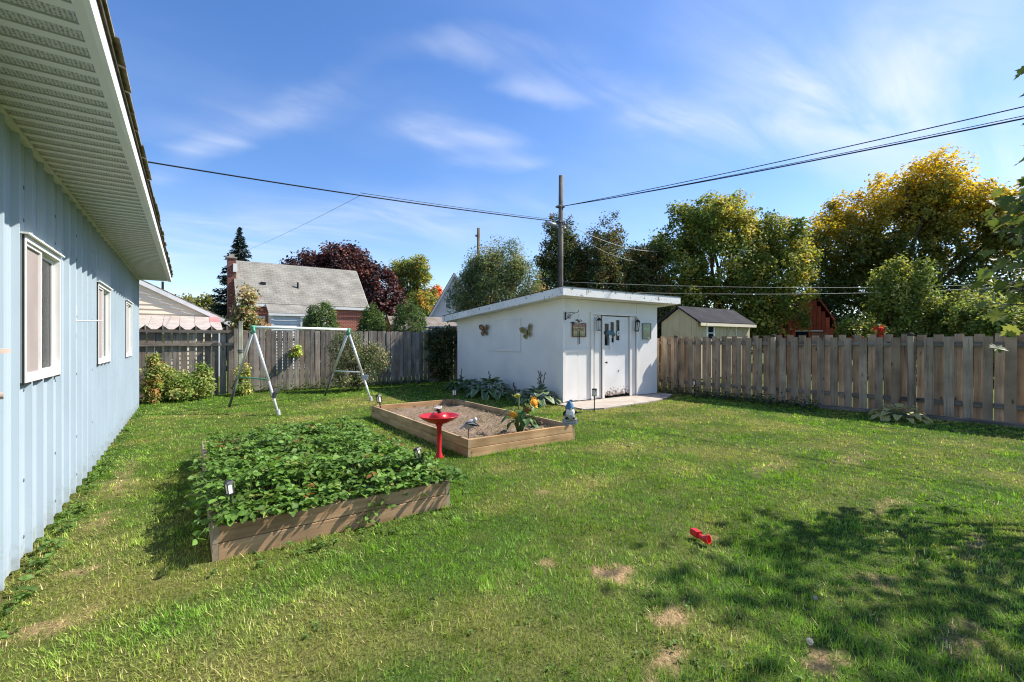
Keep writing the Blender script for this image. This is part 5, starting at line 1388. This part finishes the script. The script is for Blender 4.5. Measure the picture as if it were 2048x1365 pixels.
def maple_col(P, idx, C, u, rng):
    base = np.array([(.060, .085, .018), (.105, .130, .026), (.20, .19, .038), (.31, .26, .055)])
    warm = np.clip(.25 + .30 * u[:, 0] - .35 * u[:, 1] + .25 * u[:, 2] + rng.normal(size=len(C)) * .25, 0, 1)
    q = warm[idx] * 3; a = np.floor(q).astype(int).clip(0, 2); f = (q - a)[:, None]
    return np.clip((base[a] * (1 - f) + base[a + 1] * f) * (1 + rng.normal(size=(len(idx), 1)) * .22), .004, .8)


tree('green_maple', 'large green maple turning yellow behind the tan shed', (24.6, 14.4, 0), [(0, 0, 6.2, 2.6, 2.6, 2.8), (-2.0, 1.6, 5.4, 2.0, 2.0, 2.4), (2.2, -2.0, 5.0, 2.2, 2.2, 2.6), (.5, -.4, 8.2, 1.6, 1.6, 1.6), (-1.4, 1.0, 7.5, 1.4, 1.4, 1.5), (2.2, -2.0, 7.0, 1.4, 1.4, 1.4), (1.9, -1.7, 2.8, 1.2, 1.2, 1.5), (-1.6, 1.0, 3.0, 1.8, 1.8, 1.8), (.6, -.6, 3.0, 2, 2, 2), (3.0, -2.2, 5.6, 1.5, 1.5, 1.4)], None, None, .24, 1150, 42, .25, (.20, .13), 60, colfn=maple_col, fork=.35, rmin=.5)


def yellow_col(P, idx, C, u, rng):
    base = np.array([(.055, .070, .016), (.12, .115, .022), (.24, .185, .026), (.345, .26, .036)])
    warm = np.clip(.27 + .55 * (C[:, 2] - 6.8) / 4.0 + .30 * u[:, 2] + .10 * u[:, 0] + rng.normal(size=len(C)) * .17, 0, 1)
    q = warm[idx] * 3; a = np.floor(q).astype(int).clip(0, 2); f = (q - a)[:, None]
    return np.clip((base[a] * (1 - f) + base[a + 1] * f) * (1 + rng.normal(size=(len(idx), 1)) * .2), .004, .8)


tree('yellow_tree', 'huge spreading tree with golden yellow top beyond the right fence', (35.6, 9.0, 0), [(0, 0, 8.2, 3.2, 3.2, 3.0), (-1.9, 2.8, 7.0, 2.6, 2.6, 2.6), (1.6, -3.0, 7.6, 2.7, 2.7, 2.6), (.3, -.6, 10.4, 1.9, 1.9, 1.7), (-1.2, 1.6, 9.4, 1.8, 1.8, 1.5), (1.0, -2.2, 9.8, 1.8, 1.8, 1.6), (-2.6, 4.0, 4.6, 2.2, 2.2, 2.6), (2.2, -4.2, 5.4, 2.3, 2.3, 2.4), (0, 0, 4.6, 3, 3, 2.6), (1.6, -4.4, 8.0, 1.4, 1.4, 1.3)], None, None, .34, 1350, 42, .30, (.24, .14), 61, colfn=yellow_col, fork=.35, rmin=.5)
SH = [(.070, .095, .020), (.125, .15, .032), (.20, .20, .05)]
for i, (x, y, h, r, lab) in enumerate(((25.6, 6.4, 4.9, 1.15, 'leafy green sapling tree behind the fence under the yellow tree'), (26.6, 4.5, 3.7, 1.3, 'pale green bushy tree behind the fence near the picture edge'), (24.6, 3.2, 2.9, 1.4, 'shadowed green bush low behind the fence at the right edge'), (27.3, 8.3, 2.5, 1.0, 'dark low bush beside the red barn'))):
    tree('lot_tree', lab, (x, y, 0), [(0, 0, h * .6, r, r, h * .36), (.4, -.5, h * .42, r, r, h * .36), (-.3, .4, h * .8, r * .6, r * .6, h * .2)], SH, [4, 4, 2], .08, 330, 34, .2, (.17, .10), 70 + i, group='young trees beyond the right fence', rmin=.45)
for i, (x, y, h, lab) in enumerate(((22.5, 18.5, 5.0, 'dark undergrowth bush between the cedars and the maple'), (31.5, 13.8, 5.2, 'dark bush between the maple and the red barn'), (33.5, 5.2, 5.0, 'dark bush under the golden tree'))):
    tree('dark_bush', lab, (x, y, 0), [(0, 0, h * .5, 2.4, 2.4, h * .46), (1, -1, h * .4, 2, 2, h * .4)], HD[:2] + [(.06, .085, .02)], [3, 3, 2], .1, 280, 36, .28, (.24, .15), 80 + i, mat=M_LEAFD, group='dark undergrowth behind the far lots', cat='bush')
tree('red_flower_shrub', 'small shrub with red and yellow leaves above the right fence', (22.6, 6.3, 0), [(0, 0, 1.85, .25, .25, .3), (-.3, .7, 1.5, .25, .25, .25)], [(.35, .05, .03), (.4, .25, .05), (.1, .12, .03)], [2, 1, 2], .03, 60, 18, .08, (.11, .07), 90, cat='shrub', fork=.6)


# the maple just outside the frame on the right: its leaves hang into view and its crown shades the lawn
def maple_leaf_mesh(seed):
    r = random.Random(seed)
    half = [(0, 0), (.10, .02), (.34, -.10), (.30, .10), (.56, .22), (.42, .34), (.62, .60), (.38, .56), (.30, .66), (.20, .62), (.22, .84), (.10, .80), (0, 1.05)]
    pts = half + [(-x, y) for x, y in half[-2:0:-1]]
    V = []; F = []
    for x, y in pts: V.append((x, y, .16 * abs(x) - .30 * (y - .4) ** 2 * (1 if y > .4 else .3) + r.uniform(-.03, .03)))
    m = len(V); V.append((0, .42, 0))
    n = len(pts)
    for k in range(n): F.append((k, (k + 1) % n, m))
    V += [(0, 0, 0), (.012, -.3, .10), (-.012, -.3, .10)]; F.append((m + 1, m + 2, m + 3))
    return V, F


def build_near_maple():
    rng = np.random.default_rng(101)
    t = thing('maple_tree', 'near maple whose large green leaves hang in at the right edge', 'tree', (7.75, -.75, 0))
    base = np.array([7.75, -.75, 0])
    lobes = [(6.45, .74, 2.25, .50, .42, .65), (6.4, .78, 2.6, .35, .35, .4), (6.42, .76, 2.0, .4, .35, .4), (6.60, .62, 1.75, .4, .4, .4), (6.75, .50, 2.75, .5, .45, .5), (7.3, -.05, 3.3, .9, .7, .8), (7.45, .45, 4.3, .8, .65, .7), (7.7, -.5, 4.4, 1.1, .8, .9), (7.9, -.6, 5.3, .9, .7, .8), (6.4, -.35, 2.6, .7, .6, .6), (7.2, -.9, 3.6, .9, .7, .8)]
    obj('trunk', limbs((0, 0, 0), [tuple(np.array(l[:3]) - base) + l[3:] for l in lobes], .075, rng, .30, 7), M_BARK, t, smooth=True)
    meshes = []
    for s in range(4):
        V, F = maple_leaf_mesh(s); me = bpy.data.meshes.new('leaf'); me.from_pydata(V, [], F); me.update(); meshes.append((me, np.array(V), F)); me.materials.append(M_MAPLEL)
    P, N, idx, C, u = crown_points(lobes, 205, 3.7, .16, rng, .35)
    BV, BF, BC = [], [], []; cnt = 0
    for p, n in zip(P, N):
        if p[2] < 1.2: continue
        fw = .579 * p[0] + .815 * p[1]; la = .815 * p[0] - .579 * p[1]; tt = la / fw
        if tt < 1.0 + .075 * rng.random(): continue
        if p[2] > 3.45 and tt < 1.13: continue
        d = Vector((rng.normal() * .6 - .3, rng.normal() * .6 + .3, -.55)).normalized(); nn = Vector((n * .8 + np.array([0, 0, .5])).tolist()).normalized(); s = d.cross(nn).normalized(); nn = s.cross(d)
        M = Matrix((s, d, nn)).transposed(); sz = rng.uniform(.095, .155)
        me, V, F = meshes[rng.integers(4)]
        if tt < 1.135 and cnt < 290:
            obj('leaf', me, M_MAPLEL, t, (p - base).tolist(), M.to_euler(), sz); cnt += 1
        else:
            o = len(BV); W_ = V @ np.array(M).T * sz + (p - base); BV += W_.tolist(); BF += [tuple(i + o for i in f) for f in F]; BC += [np.array([.085, .125, .025]) * rng.uniform(.7, 1.3)] * len(V)
    o = obj('crown', np_mesh('crown', np.array(BV), np.array(BF), np.array(BC)), M_LEAF, t); o['kind'] = 'stuff'


M_MAPLEL = leaf_plain('maple_leaf', (.09, .13, .022), (.24, .26, .045), .48)
build_near_maple()


# ------------------------------------------------------------------ houses and sheds beyond
def uv_quad(name, pts, mat, parent, su=1.0):
    """roof plane with thickness and a length-true UV"""
    p = [Vector(q) for q in pts]; n = (p[1] - p[0]).cross(p[3] - p[0]).normalized() * .06
    mb = MB().add([*p, *[q - n for q in p]], [(0, 1, 2, 3), (7, 6, 5, 4), (0, 4, 5, 1), (1, 5, 6, 2), (2, 6, 7, 3), (3, 7, 4, 0)])
    me = mb.mesh(name); uv = me.uv_layers.new(name='UVMap'); ux = (p[1] - p[0]).normalized(); uy = n.cross(ux).normalized()
    for li, l in enumerate(me.loops):
        q = Vector(me.vertices[l.vertex_index].co) - p[0]; uv.data[li].uv = (q.dot(ux) * su, q.dot(uy) * su)
    return obj(name, me, mat, parent)


def lap_wall(outline_fn, x0, x1, z0, z1, y, step):
    """clapboards: each course leans out over the one below; outline_fn(z) -> (xa, xb) clips a gable"""
    mb = MB(); z = z0
    while z < z1 - .01:
        zt = min(z + step, z1); a0, b0 = outline_fn(z); a1, b1 = outline_fn(zt)
        mb.add([(a0, y - .035, z), (b0, y - .035, z), (b1, y, zt), (a1, y, zt), (a0, y + .02, z), (b0, y + .02, z)], [(0, 1, 2, 3), (4, 5, 1, 0)])
        z = zt
    return mb


def window(parent, x0, x1, z0, z1, y, fr=.07, mat=None):
    w = obj('window', MB().box(x0, x1, y - .05, y + .02, z0, z0 + fr).box(x0, x1, y - .05, y + .02, z1 - fr, z1).box(x0, x0 + fr, y - .05, y + .02, z0 + fr, z1 - fr).box(x1 - fr, x1, y - .05, y + .02, z0 + fr, z1 - fr), mat or M_TRIMW, parent)
    obj('pane', MB().box(x0 + fr, x1 - fr, y - .026, y - .02, z0 + fr, z1 - fr), M_GLASSD, w)
    obj('sash_bar', MB().box(x0 + fr, x1 - fr, y - .04, y - .0265, (z0 + z1) / 2 - .02, (z0 + z1) / 2 + .02), mat or M_TRIMW, w)
    return w


M_GLASSD, _nt, _b = nodes_of('dark_glass', .05, .7); _b.inputs['Base Color'].default_value = (.015, .017, .02, 1)


def build_cream_house():
    t = thing('cream_house', 'cream clapboard gable house with a low patched roof behind the railed fence', 'house', (0, 26, 0))
    rz = lambda x: 2.66 + (1.3 - x) * .525
    xl = -11.0; xp = -5.0
    def clip(z):
        b = min(1.15, 1.3 - (z - 2.62) / .525) if z > 2.7 else 1.15
        a = max(xl, 2 * xp - b) if z > 2.7 else xl
        return a, max(b, a + .01)
    obj('wall', lap_wall(clip, xl, 1.15, 0, rz(xp) - .1, 0, .21), M_SIDEW, t)
    obj('side_wall', MB().box(1.1, 1.15, .02, 8, 0, 2.7), M_SIDEW, t)
    uv_quad('roof', [(1.75, -.12, rz(1.75)), (1.75, 8.4, rz(1.75)), (xp, 8.4, rz(xp)), (xp, -.12, rz(xp))], M_SHBRN, t)
    uv_quad('roof', [(xp, -.12, rz(xp)), (xp, 8.4, rz(xp)), (2 * xp - 1.75, 8.4, rz(1.75)), (2 * xp - 1.75, -.12, rz(1.75))], M_SHBRN, t)
    obj('rake_board', MB().prism([(1.78, rz(1.78) - .26), (1.78, rz(1.78) - .065), (xp, rz(xp) - .065), (xp, rz(xp) - .26)], -.155, -.125, 'y'), M_TRIMW, t)
    obj('gutter', MB().tube([(1.83, -.4, rz(1.8) - .1), (1.83, 8, rz(1.8) - .1)], .06, 8), M_TRIMW, t)
    obj('downspout', MB().tube([(1.83, -.35, rz(1.8) - .12), (1.5, -.3, 2.1), (1.2, -.1, 1.9), (1.2, -.1, 0)], .04, 8), M_TRIMW, t)
    obj('vent_pipe', MB().tube([(-1.0, 1.2, rz(-1.0)), (-1.0, 1.2, rz(-1) + .45)], .05, 8), M_BLACK, t)
    # lean-to of patched roofing sheets
    x = -6.0; k = 0
    while x < 1.15:
        w = random.uniform(.42, .6); w = min(w, 1.2 - x)
        red = x > .35
        for y0, z0, y1, z1 in ((-1.5, 2.33, -.03, 2.66), (-3.1, 1.98, -1.46, 2.345)):
            obj('roof_sheet', MB().add([(x, y0, z0), (x + w - .012, y0, z0), (x + w - .012, y1, z1), (x, y1, z1), (x, y0, z0 - .02), (x + w - .012, y0, z0 - .02), (x + w - .012, y1, z1 - .02), (x, y1, z1 - .02)], [(0, 1, 2, 3), (7, 6, 5, 4), (0, 4, 5, 1), (1, 5, 6, 2), (2, 6, 7, 3), (3, 7, 4, 0)]), M_TINRED if red and y0 > -2 else M_TINROOF, t)
        x += w; k += 1
    obj('lean_to_beam', MB().box(-6, 1.15, -3.0, -2.9, 1.8, 1.95), M_TRIMW, t)
    for xx in (-5.9, -3.5, -1.2, 1.0): obj('lean_to_post', MB().box(xx, xx + .1, -3.0, -2.9, 0, 1.8), M_TRIMW, t)


build_cream_house()


def build_brick_house():
    t = thing('brick_house', 'red brick house with steep grey shingle roof and chimney', 'house', (0, 28, 0))
    X0, X1 = 2.15, 8.75; ze = 3.62; rz_ = 6.05; yr = 2.45
    obj('front_wall', MB().box(X0, X1, 0, .2, 0, ze), M_BRKY, t)
    for xx in (X0, X1 - .2): obj('gable_wall', MB().prism([(.201, 0), (yr * 2, 0), (yr * 2, ze), (yr, rz_ - .12), (.201, ze)], xx, xx + .2, 'x'), M_BRKX, t)
    sl = (rz_ - ze) / yr
    uv_quad('roof', [(X0 - .12, -.16, ze - .16 * sl + .08), (X1 + .28, -.16, ze - .16 * sl + .08), (X1 + .28, yr, rz_ + .08), (X0 - .12, yr, rz_ + .08)], M_SHGREY, t)
    uv_quad('roof', [(X1 + .28, 2 * yr + .32, ze - .32 * sl + .08), (X0 - .12, 2 * yr + .32, ze - .32 * sl + .08), (X0 - .12, yr, rz_ + .08), (X1 + .28, yr, rz_ + .08)], M_SHGREY, t)
    obj('fascia', MB().box(X0 - .1, X1 + .26, -.19, -.162, ze - .16 * sl - .10, ze - .16 * sl + .05), M_TRIMW, t)
    obj('rake_board', MB().prism([(-.18, ze - .16 * sl - .1), (yr, rz_ - .1), (yr, rz_ + .015), (-.18, ze - .16 * sl + .03)], X1 + .285, X1 + .31, 'x'), M_TRIMW, t)
    ch = obj('chimney', MB().box(1.75, 2.14, yr - 1.2, yr - .5, 0, 6.05), M_CHIM, t)
    obj('chimney_cap', MB().box(1.70, 2.19, yr - 1.25, yr - .45, 6.051, 6.12).box(1.82, 2.07, yr - 1.0, yr - .7, 6.121, 6.3), M_SHBRNP, ch)
    obj('chimney_flashing', MB().box(1.99, 2.19, yr - 1.3, yr - 1.21, 5.3, 5.75), M_TRIMW, ch)
    obj('roof_vent', MB().tube([(5.2, .9, ze + .9 * sl), (5.2, .9, ze + .9 * sl + .42)], .05, 8), M_BLACK, t)
    obj('roof_vent', MB().box(3.3, 3.55, .95, 1.15, ze + 1.05 * sl, ze + 1.05 * sl + .16), M_BLACK, t)
    # bay with its own low roof and white clapboards
    bx0, bx1, by = 3.55, 6.3, -1.15
    obj('bay_wall', lap_wall(lambda z: (bx0, bx1), bx0, bx1, 0, 3.0, by, .16), M_SIDEG, t)
    obj('bay_side', MB().box(bx0, bx0 + .05, by + .021, -.001, 0, 3.0).box(bx1 - .05, bx1, by + .021, -.001, 0, 3.0), M_SIDEG, t)
    uv_quad('bay_roof', [(bx0 - .15, by - .14, 2.98), (bx1 + .15, by - .14, 2.98), (bx1 + .15, -.17, ze - .16 * sl + .06), (bx0 - .15, -.17, ze - .16 * sl + .06)], M_SHGREY, t)
    obj('bay_fascia', MB().box(bx0 - .15, bx1 + .15, by - .175, by - .142, 2.84, 2.96), M_TRIMW, t)
    window(t, 4.95, 6.2, 1.3, 2.82, by - .03, .1)
    window(t, 2.75, 3.4, 1.4, 2.85, -.01, .09)
    for k in range(2): obj('corner_trim', MB().box(bx0 - .01 + k * (bx1 - bx0 - .1), bx0 + .11 + k * (bx1 - bx0 - .1), by - .04, by - .023, 0, 2.84), M_TRIMW, t)


build_brick_house()


def build_white_gable():
    t = thing('white_gable_house', 'white clapboard gable half hidden by the narrow leaved tree', 'house', (18.1, 33.8, 0), R(-28))
    rz = lambda x: 7.0 - abs(x) * 1.75
    obj('wall', lap_wall(lambda z: (-(min(2.4, (7.0 - z) / 1.75) + .001), min(2.4, (7.0 - z) / 1.75) + .001), 0, 0, 0, 6.95, 0, .18), M_SIDEG, t)
    for s in (-1, 1):
        p = [(0, -.35, rz(0) + .12), (s * 2.9, -.35, rz(2.9) + .12), (s * 2.9, 7, rz(2.9) + .12), (0, 7, rz(0) + .12)]
        uv_quad('roof', p if s < 0 else p[::-1], M_SHBRN, t)
        obj('rake_board', MB().prism([(0, rz(0) - .12), (s * 2.9, rz(2.9) - .12), (s * 2.9, rz(2.9) + .12), (0, rz(0) + .12)][::s], -.40, -.36, 'y'), M_TRIMW, t)
        obj('side_wall', MB().box(*sorted((s * 2.35, s * 2.4)), .03, 7, 0, 2.8), M_SIDEG, t)
    window(t, -.75, -.25, 4.2, 5.1, -.03, .07)
    b = thing('brown_roof_garage', 'low garage with a plain brown grey roof beyond the clipped cedars', 'garage', (13.0, 28.2, 0), R(-10))
    obj('wall', MB().box(-2, 2, 0, 3, 0, 2.2), M_SIDEG, b)
    uv_quad('roof', [(-2.3, -.3, 2.2), (2.3, -.3, 2.2), (2.3, 1.5, 3.2), (-2.3, 1.5, 3.2)], M_SHBRN, b)
    uv_quad('roof', [(2.3, 3.3, 2.2), (-2.3, 3.3, 2.2), (-2.3, 1.5, 3.2), (2.3, 1.5, 3.2)], M_SHBRN, b)
    obj('gable_wall', MB().prism([(0, 2.2), (3, 2.2), (1.5, 3.15)], -1.98, -1.9, 'x').prism([(0, 2.2), (3, 2.2), (1.5, 3.15)], 1.9, 1.98, 'x'), M_SIDEG, b)
    # weathered lumber stacked on a rack behind the shed
    k = thing('lumber_rack', 'rack of pale weathered poles sticking out behind the shed', 'lumber', (8.0, 16.2, 0))
    for xx in (-.2, 1.3): obj('rack_post', MB().cbox(xx - .05, xx + .05, -.05, .05, 0, 2.05), M_FENCEB, k)
    obj('rack_beam', MB().cbox(-.4, 1.5, -.04, .04, 1.70, 1.78), M_RAILX, k)
    rr = random.Random(8)
    for i in range(12):
        z = 1.80 + .05 * (i % 4) + .012 * i; x0 = -.75 + rr.uniform(0, .6)
        obj('lumber_pole', MB().tube([(x0, -.1 + .03 * (i % 3), z + rr.uniform(-.04, .04)), (x0 + 2.3, .05 * (i % 3), z + rr.uniform(-.02, .10))], .022, 6), M_FENCEB if i % 2 else M_WIREW, k)


build_white_gable()


def build_tan_shed():
    t = thing('tan_shed', 'small tan garden shed with charcoal gable roof beyond the right fence', 'shed', (16.4, 10.4, 0))
    L, D, ze, zp = 4.0, 1.7, 2.30, 2.86
    # vertical panel siding with grooves
    n = 13
    for k in range(n):
        a = L * k / n; b = L * (k + 1) / n
        obj('siding_board', MB().cbox(a + .006, b - .006, 0, .03, 0, ze, .004), M_TAN, t)
    obj('wall', MB().box(.005, L - .005, .031, .06, 0, ze - .01), M_TAN, t)
    for k in range(6):
        a = D * k / 6; b = D * (k + 1) / 6; zz = lambda y: ze + (zp - ze) * (1 - abs(y - D / 2) / (D / 2))
        p = [(a + .061 * (k == 0) + .004, 0), (b - .004, 0), (b - .004, zz(b) - .02), (a + .061 * (k == 0) + .004, zz(a) - .02)]
        if k == 2: pass
        obj('siding_board', MB().prism(p, 0, .03, 'x'), M_TAN, t)
    obj('gable_wall', MB().prism([(.061, 0), (D, 0), (D, ze), (D / 2, zp - .03), (.061, ze)], .031, .06, 'x').prism([(.061, 0), (D, 0), (D, ze), (D / 2, zp - .03), (.061, ze)], L - .05, L, 'x'), M_TAN, t)
    sl = (zp - ze) / (D / 2)
    uv_quad('roof', [(-.15, -.2, ze - .2 * sl + .08), (L + .15, -.2, ze - .2 * sl + .08), (L + .15, D / 2, zp + .08), (-.15, D / 2, zp + .08)], M_SHBLK, t)
    uv_quad('roof', [(L + .15, D + .2, ze - .2 * sl + .08), (-.15, D + .2, ze - .2 * sl + .08), (-.15, D / 2, zp + .08), (L + .15, D / 2, zp + .08)], M_SHBLK, t)
    obj('eave_board', MB().box(-.14, L + .14, -.225, -.203, ze - .2 * sl - .07, ze - .2 * sl + .05), M_SIDEW, t)
    window(t, .55, 1.1, 1.5, 2.15, -.012, .07)
    dr = obj('door', MB().box(2.1, 3.55, -.022, -.001, .1, 2.2), M_TAN, t)
    br = MB()
    for x0, s in ((2.15, 1), (2.78, -1), (2.86, 1), (3.5, -1)):
        br.tube([(x0, -.034, 1.75), (x0 + s * .10, -.034, 1.95), (x0 + s * .30, -.034, 2.12)], .025, 5)
    obj('door_brace', br, M_TAN, dr); obj('door_stile', MB().box(2.79, 2.85, -.036, -.0225, .1, 2.2), M_SIDEW, dr)


build_tan_shed()


def build_barn():
    t = thing('red_barn', 'tall narrow red board barn with a dark doorway behind the fence', 'barn', (29.4, 11.6, 0), R(-62))
    W = 1.45
    prof = lambda z: W - .10 * z if z < 2.6 else max(.05, (W - .26) - (z - 2.6) * .62)
    n = 14
    for k in range(n):
        a = -W + 2 * W * k / n; b = a + 2 * W / n; c = max(abs(a), abs(b)); 
        zt = 0
        while zt < 4.6 and prof(zt + .05) > c - .02: zt += .05
        if zt < .5: continue
        if -.55 < (a + b) / 2 < .1: 
            obj('wall_board', MB().cbox(a + .006, b - .006, -.02, .02, 2.05, max(zt, 2.2), .004), M_BARN, t)
        else: obj('wall_board', MB().cbox(a + .006, b - .006, -.02, .02, 0, zt, .004), M_BARN, t)
    out = [(-W, 0), (-(W - .26), 2.6), (-.25, 4.35), (.25, 4.35), (W - .26, 2.6), (W, 0)]
    for i in range(5):
        (xa, za), (xb, zb) = out[i], out[i + 1]
        obj('roof_side', MB().add([(xa * 1.03, -.12, za), (xb * 1.03, -.12, zb + .03), (xb * 1.03, 3.5, zb + .03), (xa * 1.03, 3.5, za), (xa * 1.1, -.12, za), (xb * 1.1, -.12, zb + .09), (xb * 1.1, 3.5, zb + .09), (xa * 1.1, 3.5, za)], [(0, 1, 2, 3), (7, 6, 5, 4), (0, 4, 5, 1), (1, 5, 6, 2), (2, 6, 7, 3), (3, 7, 4, 0)]), M_BARN if i != 2 else M_SHBLK, t)
    obj('doorway', MB().box(-.56, .12, .05, .07, 0, 2.05), M_DARK, t)  # near-black sheet paints the barn's unlit inside
    obj('lintel', MB().box(-.66, .7, -.05, -.021, 2.05, 2.13), M_SIDEW, t)
    obj('door', MB().box(.14, .95, -.07, -.03, 1.0, 1.98), M_ORWOOD, t)
    obj('step_trim', MB().box(-.9, 1.5, -.3, -.2, 1.45, 1.55), M_BARN, t)


build_barn()


# ------------------------------------------------------------------ poles and wires
def build_poles():
    t = thing('utility_pole', 'tall wooden utility pole rising behind the shed roof', 'utility pole', (11.36, 12.85, 0))
    obj('shaft', MB().tube([(0, 0, -.3), (0, 0, 4), (.03, 0, 7.7)], [.115, .10, .085], 14), M_POLE, t, smooth=True)
    cs = obj('splice_case', MB().tube([(-.62, .04, 5.83), (-.60, .04, 5.83), (-.16, .0, 5.80), (-.14, 0, 5.80)], [.05, .078, .078, .05], 12), M_ALU, t, smooth=True)
    obj('clamp', MB().box(-.13, .13, -.13, .13, 5.92, 5.99), M_DKTUBE, t)
    obj('clamp', MB().box(-.14, .13, -.12, .12, 6.50, 6.56), M_DKTUBE, t)
    obj('drop_wire', MB().tube([(-.15, 0, 5.92), (-.17, -.02, 5.5), (-.12, -.03, 5.0), (-.115, -.03, 3.0)], .012, 5), M_WIRE, t)
    obj('insulator', MB().lathe([(.03, 0), (.05, .03), (.03, .06), (.045, .09), (0, .12)], 10, (.16, -.06, 5.72)), M_FROST, t)
    p = thing('utility_pole', 'thinner distant utility pole above the narrow leaved tree', 'utility pole', (13.5, 22.3, 0))
    obj('shaft', MB().tube([(0, 0, -.3), (0, 0, 7.95)], [.12, .09], 12), M_POLE, p, smooth=True)
    obj('insulator', MB().lathe([(.04, 0), (.06, .05), (.04, .1), (0, .12)], 8, (-.16, 0, 7.45)), M_DKTUBE, p)
    obj('insulator_arm', MB().tube([(-.16, 0, 7.45), (0, 0, 7.4)], .018, 6), M_DKTUBE, p)

    def cable(label, pts, r, mat, name='overhead_cable'):
        o = obj(name, MB().tube(pts, r, 6), mat, smooth=True); tag(o, label, 'cable', 'overhead wires')

    def para(a, b, sag, n=24):
        a, b = Vector(a), Vector(b); return [a.lerp(b, i / n) - Vector((0, 0, sag * 4 * (i / n) * (1 - i / n))) for i in range(n + 1)]
    cable('thick black cable from the blue house roof to the tall pole', para((-5.0, 13.36, 5.58), (11.22, 12.86, 5.96), .14), .017, M_WIRE)
    cable('thin second wire lashed above the thick black house cable', para((4.0, 13.1, 5.73), (11.24, 12.9, 6.03), .03), .007, M_WIRE)
    cable('faint thin wire dropping from the house cable to the brick house', para((4.0, 13.1, 5.66), (2.1, 29.6, 6.3), .1), .006, M_ALU)
    q = lambda off, c: [(11.42 + (12.8 - Y) * .012, Y, c + .0018 * (Y + 23.6) ** 2 + off * (12.8 - Y) / 11.5) for Y in np.linspace(12.75, -30, 40)]
    cable('lowest black cable sweeping up to the right from the tall pole', q(0, 4.165), .014, M_WIRE)
    cable('middle black wire fanning up to the right from the tall pole', q(.045, 4.165), .007, M_WIRE)
    cable('upper black wire fanning highest to the right from the tall pole', q(.20, 4.165), .010, M_WIRE)
    cable('pale service wire running down from the pole into the maple', para((11.5, 12.7, 5.9), (21.9, 16.0, 6.6), .35), .012, M_WIREW)
    cable('thinner pale wire below the service wire beside the pole', para((11.5, 12.7, 5.72), (20.5, 16.4, 5.9), .3), .007, M_WIREW)
    cable('upper of two pale wires crossing low in front of the maple', para((11.45, 12.8, 3.72), (31.4, 3.6, 4.2), .22), .005, M_WIREW)
    cable('lower of two pale wires crossing low above the tan shed', para((11.45, 12.8, 3.40), (31.4, 3.44, 4.05), .25), .006, M_WIREW)


build_poles()
